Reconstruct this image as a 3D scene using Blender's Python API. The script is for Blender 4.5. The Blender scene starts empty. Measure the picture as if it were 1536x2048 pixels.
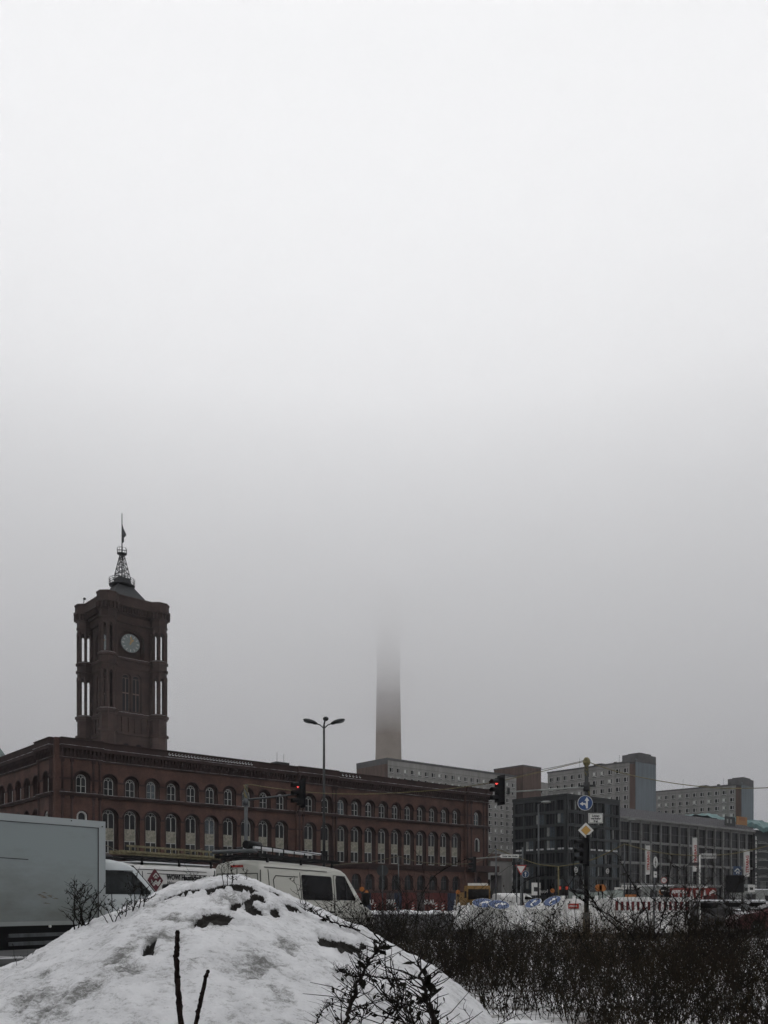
import bpy, math, random
import numpy as np
from mathutils import Vector, Matrix, noise
R = math.radians
sc = bpy.context.scene
COL = sc.collection
# ------------------------------------------------------------------ camera, sky, light, exposure
F, CX, HY, EYE = 1750.0, 768.0, 1800.0, 1.5
cam = bpy.data.objects.new('camera', bpy.data.cameras.new('camera'))
COL.objects.link(cam); sc.camera = cam
cam.location = (0, 0, EYE); cam.rotation_euler = (math.pi/2, 0, 0)
cd = cam.data
cd.sensor_fit = 'VERTICAL'; cd.sensor_height = 24; cd.lens = 24*F/2048
cd.shift_y = (HY-1024)/2048; cd.clip_start = .1; cd.clip_end = 8000

w = bpy.data.worlds.new('World'); sc.world = w; w.use_nodes = True
nt = w.node_tree; nt.nodes.clear(); L = nt.links.new
wo = nt.nodes.new('ShaderNodeOutputWorld')
sky = nt.nodes.new('ShaderNodeTexSky'); sky.sky_type = 'NISHITA'; sky.sun_disc = False
SUN_EL, SUN_ROT = R(38), R(150)
sky.sun_elevation = SUN_EL; sky.sun_rotation = SUN_ROT
hs = nt.nodes.new('ShaderNodeHueSaturation'); hs.inputs['Saturation'].default_value = .15
bgs = nt.nodes.new('ShaderNodeBackground'); bgs.inputs[1].default_value = .05
L(sky.outputs[0], hs.inputs['Color']); L(hs.outputs[0], bgs.inputs[0])
tc = nt.nodes.new('ShaderNodeTexCoord'); sx = nt.nodes.new('ShaderNodeSeparateXYZ')
cr = nt.nodes.new('ShaderNodeValToRGB'); bgo = nt.nodes.new('ShaderNodeBackground'); bgo.inputs[1].default_value = .86
L(tc.outputs['Generated'], sx.inputs[0]); L(sx.outputs['Z'], cr.inputs[0]); L(cr.outputs[0], bgo.inputs[0])
el = cr.color_ramp.elements
el[0].position = 0; el[0].color = (0.270, 0.270, 0.281, 1)
el[1].position = 1; el[1].color = (1.700, 1.700, 1.717, 1)
for p, c in ((.30, (0.540, 0.540, 0.562)), (.5, (3.100, 3.100, 3.131)), (.70, (1.700, 1.700, 1.700))):
    q = el.new(p); q.color = (*c, 1)
ad = nt.nodes.new('ShaderNodeAddShader')
L(bgs.outputs[0], ad.inputs[0]); L(bgo.outputs[0], ad.inputs[1]); L(ad.outputs[0], wo.inputs[0])
sl = bpy.data.lights.new('sun', 'SUN'); sl.energy = .5; sl.angle = R(30); sl.color = (1, .98, .95)
so = bpy.data.objects.new('sun', sl); COL.objects.link(so)
dv = Vector((math.sin(SUN_ROT)*math.cos(SUN_EL), math.cos(SUN_ROT)*math.cos(SUN_EL), math.sin(SUN_EL)))
so.rotation_euler = dv.to_track_quat('Z', 'Y').to_euler(); so.location = dv*60
vs = sc.view_settings
vs.view_transform = 'Standard'; vs.look = 'None'; vs.gamma = 1; vs.use_curve_mapping = False; vs.exposure = 0.77
sc.cycles.volume_bounces = 5; sc.cycles.max_bounces = 7; sc.cycles.use_denoising = True
sc.cycles.diffuse_bounces = 3; sc.cycles.glossy_bounces = 3

# ------------------------------------------------------------------ materials
MATS = {}
def mat(name, col, rough=.8, var=0.0, scale=3.0, metal=0, bump=0, bscale=20, col2=None, spec=.35, emit=0, streak=False, coat=0):
    m = bpy.data.materials.new(name); m.use_nodes = True; t = m.node_tree
    b = t.nodes['Principled BSDF']; ln = t.links.new
    b.inputs['Roughness'].default_value = rough; b.inputs['Metallic'].default_value = metal
    b.inputs['Specular IOR Level'].default_value = spec
    if coat: b.inputs['Coat Weight'].default_value = coat
    b.inputs['Base Color'].default_value = (*col, 1)
    if var or col2 or bump:
        tcn = t.nodes.new('ShaderNodeTexCoord')
        mp = t.nodes.new('ShaderNodeMapping'); ln(tcn.outputs['Object'], mp.inputs[0])
        if streak: mp.inputs['Scale'].default_value = (1, 1, .15)
        n = t.nodes.new('ShaderNodeTexNoise'); n.inputs['Scale'].default_value = scale; n.inputs['Detail'].default_value = 8
        n.inputs['Roughness'].default_value = .65
        ln(mp.outputs[0], n.inputs['Vector'])
        r = t.nodes.new('ShaderNodeValToRGB'); ln(n.outputs[0], r.inputs[0])
        c2 = col2 or tuple(c*(1-var) for c in col)
        r.color_ramp.elements[0].position = .36; r.color_ramp.elements[0].color = (*c2, 1)
        r.color_ramp.elements[1].position = .62; r.color_ramp.elements[1].color = (*(min(1, c*(1+var*.4)) for c in col), 1)
        ln(r.outputs[0], b.inputs['Base Color'])
        if bump:
            n2 = t.nodes.new('ShaderNodeTexNoise'); n2.inputs['Scale'].default_value = bscale; n2.inputs['Detail'].default_value = 6
            ln(tcn.outputs['Object'], n2.inputs['Vector'])
            bp = t.nodes.new('ShaderNodeBump'); bp.inputs['Strength'].default_value = bump; bp.inputs['Distance'].default_value = .02
            ln(n2.outputs[0], bp.inputs['Height']); ln(bp.outputs[0], b.inputs['Normal'])
    if emit:
        b.inputs['Emission Color'].default_value = (*col, 1); b.inputs['Emission Strength'].default_value = emit
    MATS[name] = m
    return m
def brick_mat(name, c1, c2, mortar, sc_=1.0, var=.35):
    m = mat(name, c1, .9, var=var, scale=.35); t = m.node_tree; ln = t.links.new
    b = t.nodes['Principled BSDF']; ramp = [n for n in t.nodes if n.type == 'VALTORGB'][0]
    tcn = [n for n in t.nodes if n.type == 'TEX_COORD'][0]
    # the wall plane's own two axes: x+y along it, z up
    s = t.nodes.new('ShaderNodeSeparateXYZ'); ln(tcn.outputs['Object'], s.inputs[0])
    a = t.nodes.new('ShaderNodeMath'); a.operation = 'ADD'; ln(s.outputs[0], a.inputs[0]); ln(s.outputs[1], a.inputs[1])
    cb = t.nodes.new('ShaderNodeCombineXYZ'); ln(a.outputs[0], cb.inputs[0]); ln(s.outputs[2], cb.inputs[1])
    br = t.nodes.new('ShaderNodeTexBrick'); br.inputs['Scale'].default_value = 3.2*sc_
    br.inputs['Color1'].default_value = (1, 1, 1, 1); br.inputs['Color2'].default_value = (.68, .66, .66, 1); br.inputs['Mortar'].default_value = (.8, .85, .9, 1)
    br.inputs['Mortar Size'].default_value = .012
    ln(cb.outputs[0], br.inputs[0])
    mx = t.nodes.new('ShaderNodeMix'); mx.data_type = 'RGBA'; mx.blend_type = 'MULTIPLY'; mx.inputs[0].default_value = 1
    ln(ramp.outputs[0], mx.inputs[6]); ln(br.outputs[0], mx.inputs[7]); ln(mx.outputs[2], b.inputs['Base Color'])
    return m
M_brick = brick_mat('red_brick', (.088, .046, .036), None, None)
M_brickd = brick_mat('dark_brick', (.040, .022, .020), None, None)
M_brickt = brick_mat('tower_brick', (.052, .033, .028), None, None)
M_stone = mat('beige_stone', (.26, .25, .205), .85, var=.4, scale=2.5)
M_frame = mat('pale_frame', (.40, .40, .38), .6, var=.3, scale=4)
M_glass = mat('dark_glass', (.010, .011, .013), .12, spec=.22)
M_glass2 = mat('curtained_glass', (.07, .085, .095), .2, spec=.3, var=.5, scale=3)
M_glassb = mat('vehicle_glass', (.005, .005, .006), .08, spec=.12)
M_glassc = mat('painted_reflection_glass', (.020, .023, .024), .15, spec=.18, var=.7, scale=2.5)  # lighter mottled base colour paints a reflection into the truck cab windows
M_black = mat('black_plastic', (.009, .009, .010), .6, spec=.15)
M_rubber = mat('tyre_rubber', (.012, .012, .012), .9)
M_steel = mat('grey_steel', (.07, .076, .08), .5, var=.35, scale=6, metal=.2, streak=True)
M_dark = mat('dark_steel_and_sill_shade', (.022, .023, .024), .6, var=.3)
M_white = mat('white_plate', (.52, .52, .50), .5, var=.12, scale=5)
M_snow = mat('settled_snow', (.80, .81, .83), .9, var=.10, scale=8, bump=.4, bscale=30)
M_red = mat('red_plate', (.27, .025, .02), .5, var=.2)
M_blue = mat('blue_plate', (.010, .040, .13), .45, var=.2)
M_navy = mat('navy_plate', (.018, .04, .085), .45, var=.2)
M_gold = mat('gilded', (.35, .22, .08), .5)
M_yel = mat('yellow_paint', (.20, .115, .03), .6, var=.3)
M_cable = mat('yellow_cable', (.15, .13, .065), .8, var=.4, scale=10)
M_cabled = mat('weathered_cable', (.11, .10, .07), .8, var=.4, scale=10)
M_orange = mat('orange_plastic', (.32, .11, .025), .5)
M_concp = mat('panel_concrete', (.245, .24, .23), .9, var=.22, scale=.5, streak=True)
M_concd = mat('dark_concrete', (.095, .095, .095), .9, var=.2, scale=.6)
M_cbrown = mat('brown_cladding', (.098, .068, .058), .9, var=.25, scale=.8, streak=True)
M_cblue = mat('blue_grey_cladding', (.135, .158, .175), .85, var=.2, scale=.5, streak=True)
M_office = mat('anthracite_panel', (.022, .025, .026), .65, var=.25, scale=1)
M_ogrey = mat('grey_facade', (.155, .155, .150), .7, var=.25, scale=1)
M_roofm = mat('seamed_metal_roof', (.075, .073, .079), .6, var=.4, scale=1.2)
M_lit = mat('lit_red_lamp', (.9, .08, .07), .5, emit=.8)
M_litw = mat('lit_lamp', (1, .85, .55), .5, emit=1.0)
M_tv = mat('tower_concrete', (.29, .255, .225), .9, var=.12, scale=.08)
M_copper = mat('green_copper', (.13, .17, .165), .8, var=.4, scale=1)
M_tarp = mat('green_sheeting', (.025, .085, .085), .5, var=.7, scale=.5, col2=(.08, .14, .14))
M_bark = mat('dark_bark', (.012, .010, .009), .9, var=.4, scale=14, spec=.04)
M_stalk = mat('stalk_bark', (.013, .009, .008), .9, spec=.06, var=.5, scale=30, bump=.8, bscale=60)
M_leaf = mat('withered_leaf', (.013, .012, .009), .85, var=.4, scale=9, spec=.04)
M_under = mat('dead_undergrowth', (.011, .0105, .0095), .95, var=.5, scale=2.6, col2=(.028, .021, .014), spec=.02)
M_grass = mat('dry_grass', (.12, .085, .045), .9, var=.4, scale=5)

def paint(name, col, dirt, dscale=1.2, lo=.3, hi=.9):
    """vehicle paint with road dirt that gathers low down and in patches"""
    m = mat(name, col, .42, spec=.45, coat=.15); t = m.node_tree; ln = t.links.new
    b = t.nodes['Principled BSDF']; tcn = t.nodes.new('ShaderNodeTexCoord')
    s = t.nodes.new('ShaderNodeSeparateXYZ'); ln(tcn.outputs['Object'], s.inputs[0])
    mp = t.nodes.new('ShaderNodeMapping'); mp.inputs['Scale'].default_value = (.6, .6, 1.6); ln(tcn.outputs['Object'], mp.inputs[0])
    n = t.nodes.new('ShaderNodeTexNoise'); n.inputs['Scale'].default_value = dscale; n.inputs['Detail'].default_value = 9; n.inputs['Roughness'].default_value = .7
    ln(mp.outputs[0], n.inputs['Vector'])
    mr = t.nodes.new('ShaderNodeMapRange'); mr.inputs[1].default_value = lo; mr.inputs[2].default_value = lo+1.6
    mr.inputs[3].default_value = .35; mr.inputs[4].default_value = -.18; ln(s.outputs[2], mr.inputs[0])
    a = t.nodes.new('ShaderNodeMath'); a.operation = 'ADD'; ln(n.outputs[0], a.inputs[0]); ln(mr.outputs[0], a.inputs[1])
    r = t.nodes.new('ShaderNodeMapRange'); r.inputs[1].default_value = .42; r.inputs[2].default_value = .95; r.inputs[4].default_value = hi
    ln(a.outputs[0], r.inputs[0])
    mx = t.nodes.new('ShaderNodeMix'); mx.data_type = 'RGBA'; mx.inputs[6].default_value = (*col, 1); mx.inputs[7].default_value = (*dirt, 1)
    ln(r.outputs[0], mx.inputs[0]); ln(mx.outputs[2], b.inputs['Base Color'])
    ro = t.nodes.new('ShaderNodeMapRange'); ro.inputs[3].default_value = .38; ro.inputs[4].default_value = .85; ln(r.outputs[0], ro.inputs[0]); ln(ro.outputs[0], b.inputs['Roughness'])
    return m
M_box = paint('box_body_paint', (.175, .203, .208), (.085, .09, .078), 1.0, 1.1, .75)
M_vanw = paint('white_van_paint', (.46, .46, .45), (.16, .15, .14))
M_vans = paint('dusty_silver_van_paint', (.34, .34, .305), (.15, .145, .13))
M_cab = paint('cab_paint', (.38, .41, .42), (.14, .14, .13))

# ------------------------------------------------------------------ mesh builder
class MB:
    def __init__(s): s.v = []; s.f = []; s.m = []; s.smooth = []
    def face(s, pts, m=0, sm=False):
        i = len(s.v); s.v += [tuple(p) for p in pts]; s.f.append(tuple(range(i, i+len(pts)))); s.m.append(m); s.smooth.append(sm)
    def box(s, x0, x1, y0, y1, z0, z1, m=0):
        i = len(s.v)
        s.v += [(x, y, z) for x in (x0, x1) for y in (y0, y1) for z in (z0, z1)]
        for q in ((0,1,3,2),(4,6,7,5),(0,4,5,1),(2,3,7,6),(0,2,6,4),(1,5,7,3)):
            s.f.append(tuple(i+k for k in q)); s.m.append(m); s.smooth.append(False)
    def obox(s, mtx, sx_, sy_, sz_, m=0):
        i = len(s.v)
        s.v += [tuple(mtx @ Vector((x, y, z))) for x in (-sx_/2, sx_/2) for y in (-sy_/2, sy_/2) for z in (-sz_/2, sz_/2)]
        for q in ((0,1,3,2),(4,6,7,5),(0,4,5,1),(2,3,7,6),(0,2,6,4),(1,5,7,3)):
            s.f.append(tuple(i+k for k in q)); s.m.append(m); s.smooth.append(False)
    def prism(s, poly, z0, z1, m=0, poly2=None, cap=True):
        """plan polygon extruded up, tapering to poly2"""
        p2 = poly2 or poly; n = len(poly); i = len(s.v)
        s.v += [(x, y, z0) for x, y in poly] + [(x, y, z1) for x, y in p2]
        for k in range(n):
            s.f.append((i+k, i+(k+1) % n, i+n+(k+1) % n, i+n+k)); s.m.append(m); s.smooth.append(False)
        if cap:
            s.f.append(tuple(i+k for k in reversed(range(n)))); s.f.append(tuple(i+n+k for k in range(n))); s.m += [m, m]; s.smooth += [False, False]
    def extr(s, pts, off, m=0):
        """planar outline extruded by a vector"""
        n = len(pts); i = len(s.v); o = Vector(off)
        s.v += [tuple(p) for p in pts] + [tuple(Vector(p)+o) for p in pts]
        s.f.append(tuple(i+k for k in range(n))); s.f.append(tuple(i+n+k for k in reversed(range(n))))
        for k in range(n): s.f.append((i+k, i+n+k, i+n+(k+1) % n, i+(k+1) % n))
        s.m += [m]*(n+2); s.smooth += [False]*(n+2)
    def bar(s, a, b, wd, dp=None, m=0, up=(0, 0, 1)):
        a = Vector(a); b = Vector(b); d = b-a; ln_ = d.length
        if ln_ < 1e-6: return
        d.normalize(); u_ = Vector(up)
        if abs(d.dot(u_)) > .98: u_ = Vector((0, 1, 0))
        sx_ = d.cross(u_).normalized(); uy = sx_.cross(d)
        mt = Matrix((( sx_.x, d.x, uy.x, (a.x+b.x)/2), (sx_.y, d.y, uy.y, (a.y+b.y)/2), (sx_.z, d.z, uy.z, (a.z+b.z)/2), (0, 0, 0, 1)))
        s.obox(mt, wd, ln_, dp or wd, m)
    def tube(s, pts, r, n=8, m=0, cap=True, smooth=True):
        pts = [Vector(p) for p in pts]; k = len(pts)
        rr = r if isinstance(r, (list, tuple)) else [r]*k
        i = len(s.v); ref = None
        for j, p in enumerate(pts):
            d = (pts[min(j+1, k-1)]-pts[max(j-1, 0)]).normalized()
            if ref is None:
                ref = Vector((0, 0, 1)) if abs(d.z) < .9 else Vector((1, 0, 0))
            a = d.cross(ref).normalized(); ref = a.cross(d).normalized()
            for q in range(n):
                t = 2*math.pi*q/n
                s.v.append(tuple(p+a*math.cos(t)*rr[j]+ref*math.sin(t)*rr[j]))
        for j in range(k-1):
            for q in range(n):
                s.f.append((i+j*n+q, i+j*n+(q+1) % n, i+(j+1)*n+(q+1) % n, i+(j+1)*n+q)); s.m.append(m); s.smooth.append(smooth)
        if cap:
            s.f.append(tuple(i+q for q in reversed(range(n)))); s.f.append(tuple(i+(k-1)*n+q for q in range(n))); s.m += [m, m]; s.smooth += [False]*2
    def lathe(s, prof, n=16, c=(0, 0), m=0, smooth=True):
        i = len(s.v)
        for r, z in prof:
            for q in range(n):
                t = 2*math.pi*q/n; s.v.append((c[0]+r*math.cos(t), c[1]+r*math.sin(t), z))
        for j in range(len(prof)-1):
            for q in range(n):
                s.f.append((i+j*n+q, i+j*n+(q+1) % n, i+(j+1)*n+(q+1) % n, i+(j+1)*n+q)); s.m.append(m); s.smooth.append(smooth)
        s.f.append(tuple(i+q for q in reversed(range(n)))); s.f.append(tuple(i+(len(prof)-1)*n+q for q in range(n))); s.m += [m, m]; s.smooth += [False]*2
    def ellipsoid(s, c, r, nu=12, nv=8, m=0):
        i = len(s.v)
        for a in range(nv+1):
            ph = math.pi*a/nv
            for b in range(nu):
                th = 2*math.pi*b/nu
                s.v.append((c[0]+r[0]*math.sin(ph)*math.cos(th), c[1]+r[1]*math.sin(ph)*math.sin(th), c[2]+r[2]*math.cos(ph)))
        for a in range(nv):
            for b in range(nu):
                s.f.append((i+a*nu+b, i+(a+1)*nu+b, i+(a+1)*nu+(b+1) % nu, i+a*nu+(b+1) % nu)); s.m.append(m); s.smooth.append(True)
    def xf(s, mtx, start=0):
        for k in range(start, len(s.v)): s.v[k] = tuple(mtx @ Vector(s.v[k]))
    def mesh(s, name, mats):
        me = bpy.data.meshes.new(name); me.from_pydata(s.v, [], s.f)
        for m in (mats if isinstance(mats, (list, tuple)) else [mats]): me.materials.append(m)
        me.polygons.foreach_set('material_index', s.m); me.polygons.foreach_set('use_smooth', s.smooth)
        me.validate(); me.update()
        return me
    def build(s, name, mats, parent=None, loc=(0, 0, 0), rot=(0, 0, 0)):
        return link(name, s.mesh(name, mats), parent, loc, rot)
def link(name, me, parent=None, loc=(0, 0, 0), rot=(0, 0, 0)):
    o = bpy.data.objects.new(name, me); COL.objects.link(o)
    o.location = loc; o.rotation_euler = rot
    if parent: o.parent = parent
    return o
def thing(name, label, cat, loc=(0, 0, 0), rz=0, group=None, rot=None):
    o = link(name, None, None, loc, rot or (0, 0, rz)); o.empty_display_size = .2
    return tag(o, label, cat, group)
def tag(o, label, cat, group=None):
    o['label'] = label; o['category'] = cat
    if group: o['group'] = group
    return o
def struct(o): o['kind'] = 'structure'; return o
def stuff(o): o['kind'] = 'stuff'; return o
def dup(root, label, loc=None, rot=None, group=None):
    def cp(o, par):
        c = o.copy(); COL.objects.link(c); c.parent = par
        for ch in [x for x in bpy.data.objects if x.parent == o]: cp(ch, c)
        return c
    r = cp(root, None); r['label'] = label
    if loc is not None: r.location = loc
    if rot is not None: r.rotation_euler = rot
    if group: r['group'] = group
    return r
def W(px, py, Y): return Vector(((px-CX)/F*Y, Y, EYE+(HY-py)/F*Y))
def text_mesh(body, size, depth=.004, bold=0.0, align='LEFT', spacing=1.0):
    cu = bpy.data.curves.new('lettering', 'FONT'); cu.body = body; cu.size = size; cu.extrude = depth; cu.offset = bold
    cu.align_x = align; cu.space_character = spacing; cu.resolution_u = 2
    o = bpy.data.objects.new('lettering', cu); COL.objects.link(o)
    dg = bpy.context.evaluated_depsgraph_get(); me = bpy.data.meshes.new_from_object(o.evaluated_get(dg))
    bpy.data.objects.remove(o); me.name = 'lettering'; return me
def text(body, size, m, parent, loc, rot=(math.pi/2, 0, 0), depth=.004, bold=0.0, align='LEFT', sx_=1, name='lettering', spacing=1.0):
    me = text_mesh(body, size, depth, bold, align, spacing); me.materials.clear(); me.materials.append(m)
    o = link(name, me, parent, loc, rot); o.scale = (sx_, 1, 1); return o

# ------------------------------------------------------------------ ground
M_road = mat('wet_asphalt', (.026, .027, .028), .78, var=.4, scale=.6, spec=.15)
def road_nodes():
    t = M_road.node_tree; ln = t.links.new; b = t.nodes['Principled BSDF']
    ramp = [n for n in t.nodes if n.type == 'VALTORGB'][0]; tcn = [n for n in t.nodes if n.type == 'TEX_COORD'][0]
    n = t.nodes.new('ShaderNodeTexNoise'); n.inputs['Scale'].default_value = .16; n.inputs['Detail'].default_value = 10; n.inputs['Roughness'].default_value = .62
    ln(tcn.outputs['Object'], n.inputs['Vector'])
    mr = t.nodes.new('ShaderNodeMapRange'); mr.inputs[1].default_value = .62; mr.inputs[2].default_value = .70; ln(n.outputs[0], mr.inputs[0])
    mx = t.nodes.new('ShaderNodeMix'); mx.data_type = 'RGBA'; mx.inputs[7].default_value = (.55, .55, .56, 1)
    ln(mr.outputs[0], mx.inputs[0]); ln(ramp.outputs[0], mx.inputs[6]); ln(mx.outputs[2], b.inputs['Base Color'])
road_nodes()
M_verge = mat('snowy_verge', (.68, .69, .70), .9, var=.2, scale=1.5, col2=(.06, .05, .04), bump=.5, bscale=12)
mb = MB(); mb.box(-3000, 3000, -600, 4000, -1, 0); struct(mb.build('ground', M_road))
verge = [(-14, 3), (-8.6, 14.2), (-1.6, 25.4), (1.5, 29.5), (14, 31), (44, 36), (44, -20), (-14, -20)]
mb = MB(); mb.prism(verge[::-1], .004, .12); struct(mb.build('snowy_verge', M_verge))
mb = MB()
for a, b in zip(verge[:6], verge[1:6]):
    a = Vector((*a, .075)); b = Vector((*b, .075)); d = (b-a).normalized(); n_ = Vector((-d.y, d.x, 0))*.08
    mb.bar(a+n_, b+n_, .16, .15)
struct(mb.build('kerb', mat('kerb_stone', (.2, .2, .2), .85, var=.4, scale=2, col2=(.5, .5, .5))))
# snow swept into a low bank on the far side of the roadway
mb = MB(); rnd = random.Random(2)
for k in range(46):
    x = -2+k*.62; y = 92+k*.12
    mb.ellipsoid((x, y, .02), (.75+rnd.random()*.5, .7, .22+rnd.random()*.25), 8, 5)
stuff(tag(mb.build('snow_bank', M_snow), 'low ploughed bank of white snow along the far roadside', 'snow bank'))
# paved forecourt in front of the town hall
mb = MB(); u0 = Vector((.752, .659, 0)); v0 = Vector((-.659, .752, 0)); c0 = Vector((-52.2, 140, 0))
q = [c0-u0*8-v0*9, c0+u0*112-v0*9, c0+u0*112+v0*90, c0-u0*8+v0*90]
mb.prism([(p.x, p.y) for p in q], .004, .13); struct(mb.build('pavement', mat('slushy_paving', (.13, .13, .13), .8, var=.5, scale=.4, col2=(.4, .4, .41))))

# ------------------------------------------------------------------ arch helpers
def arcpts(cx, zs, r, n=10, a0=math.pi, a1=0, ry=None):
    return [(cx+r*math.cos(a0+(a1-a0)*k/n), zs+(ry or r)*math.sin(a0+(a1-a0)*k/n)) for k in range(n+1)]
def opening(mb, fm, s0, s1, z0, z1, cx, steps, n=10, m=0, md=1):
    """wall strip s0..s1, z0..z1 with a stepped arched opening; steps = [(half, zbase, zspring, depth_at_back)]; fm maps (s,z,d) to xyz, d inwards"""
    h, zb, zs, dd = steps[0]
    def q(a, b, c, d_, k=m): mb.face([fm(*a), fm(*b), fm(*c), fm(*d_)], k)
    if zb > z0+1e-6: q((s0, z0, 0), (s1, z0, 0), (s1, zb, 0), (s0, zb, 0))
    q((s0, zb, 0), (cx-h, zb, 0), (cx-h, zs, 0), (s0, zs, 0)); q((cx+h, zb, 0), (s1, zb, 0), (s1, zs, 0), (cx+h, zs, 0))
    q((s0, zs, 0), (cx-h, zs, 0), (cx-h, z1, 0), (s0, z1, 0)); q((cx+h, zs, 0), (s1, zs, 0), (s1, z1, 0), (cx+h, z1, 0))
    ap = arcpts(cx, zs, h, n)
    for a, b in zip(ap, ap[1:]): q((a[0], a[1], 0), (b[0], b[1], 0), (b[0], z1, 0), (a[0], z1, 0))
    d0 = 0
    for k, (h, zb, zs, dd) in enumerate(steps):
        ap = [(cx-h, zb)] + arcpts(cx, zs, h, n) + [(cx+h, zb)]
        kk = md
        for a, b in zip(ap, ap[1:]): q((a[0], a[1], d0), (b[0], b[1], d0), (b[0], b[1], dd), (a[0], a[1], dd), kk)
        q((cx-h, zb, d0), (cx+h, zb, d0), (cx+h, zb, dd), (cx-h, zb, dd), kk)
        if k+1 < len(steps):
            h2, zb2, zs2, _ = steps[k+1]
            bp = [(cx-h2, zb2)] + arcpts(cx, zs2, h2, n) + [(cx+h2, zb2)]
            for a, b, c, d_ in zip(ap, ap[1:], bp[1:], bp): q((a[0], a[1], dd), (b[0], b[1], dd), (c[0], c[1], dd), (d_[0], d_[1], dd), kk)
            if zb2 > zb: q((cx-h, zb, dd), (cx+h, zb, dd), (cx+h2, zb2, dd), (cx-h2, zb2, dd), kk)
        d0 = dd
def strip2(mb, pts, wd, y0, y1, m=0):
    """flat bar following 2D points in the xz plane, between depths y0 and y1"""
    n = len(pts)
    L_, R_ = [], []
    for k in range(n):
        a = Vector(pts[max(k-1, 0)]); b = Vector(pts[min(k+1, n-1)]); d = (b-a).normalized(); nn = Vector((-d.y, d.x))*wd/2
        p = Vector(pts[k]); L_.append(p+nn); R_.append(p-nn)
    for k in range(n-1):
        q = [L_[k], L_[k+1], R_[k+1], R_[k]]
        mb.extr([(p.x, y0, p.y) for p in q], (0, y1-y0, 0), m)

def window_meshes(wd, h, tall=False):
    r = wd/2; sp = h-r; fr = MB(); t = .11
    strip2(fr, [(-r+t/2, 0)]+arcpts(0, sp, r-t/2, 12)+[(r-t/2, 0)], t, 0, .1)
    fr.box(-r, r, 0, .12, 0, .12)
    if tall:
        fr.box(-.07, .07, .01, .11, .12, 2.2); fr.box(-.07, .07, .01, .11, 4.2, sp)
        fr.box(-r+t, r-t, .02, .1, 2.05, 2.2); 
    else:
        fr.box(-.06, .06, .01, .11, .12, sp); fr.box(-r+t, r-t, .03, .09, sp*.5, sp*.5+.07)
    q = (r-t)/2
    for s in (-1, 1): strip2(fr, arcpts(s*q, sp, q, 8), .09, .015, .1)
    rr = (r-t)*.33; strip2(fr, [(rr*math.cos(a*math.pi/6), sp+(r-t)*.62+rr*math.sin(a*math.pi/6)) for a in range(13)], .07, .015, .1)
    pn = MB(); pn.face([(-r+.02, .07, .02)]+[(x, .07, z) for x, z in arcpts(0, sp, r-.02, 12)]+[(r-.02, .07, .02)])
    return fr, pn
LW = dict(cx=0)
# ------------------------------------------------------------------ the red town hall
CORNER = Vector((-52.2, 140.0, 0)); RZ = math.atan2(.6587, .752)
hall = thing('town_hall', 'long red brick town hall with three rows of round arched windows and a corbelled parapet', 'town hall', CORNER, RZ)
fr, pn = window_meshes(1.68, 3.05); W_UP = fr.mesh('window', M_frame); P_UP = pn.mesh('pane', M_glass); P_UP2 = pn.mesh('pane', M_glass2)
fr, pn = window_meshes(2.05, 7.3, True); W_LO = fr.mesh('window', M_frame); P_LO = pn.mesh('pane', M_glass); P_LO2 = pn.mesh('pane', M_glass2)
mbp = MB()
mbp.box(-.92, .92, -.05, .06, 2.2, 3.15); mbp.box(-.96, .96, -.09, .06, 3.15, 3.3); mbp.box(-.92, .92, -.02, .06, 3.3, 4.2)
for k in range(5): mbp.box(-.82+k*.34, -.62+k*.34, -.1, -.05, 2.35, 3.0)
for k in range(2): mbp.ellipsoid((-.45+k*.9, -.02, 3.74), (.26, .07, .3), 8, 6)
PANEL = mbp.mesh('relief_panel', M_stone)
mbg = MB(); strip2(mbg, [(-.93, 0)]+arcpts(0, 2.2, .93, 8)+[(.93, 0)], .14, 0, .1); mbg.box(-.05, .05, 0, .1, 0, 3.05); mbg.box(-.9, .9, .02, .08, 1.9, 2.0)
W_GR = mbg.mesh('window', M_dark)
mbg = MB(); mbg.face([(-.97, .06, 0)]+[(x, .06, z) for x, z in arcpts(0, 2.2, .97, 8)]+[(.97, .06, 0)]); P_GR = mbg.mesh('pane', M_glass)
rw = random.Random(5)
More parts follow.
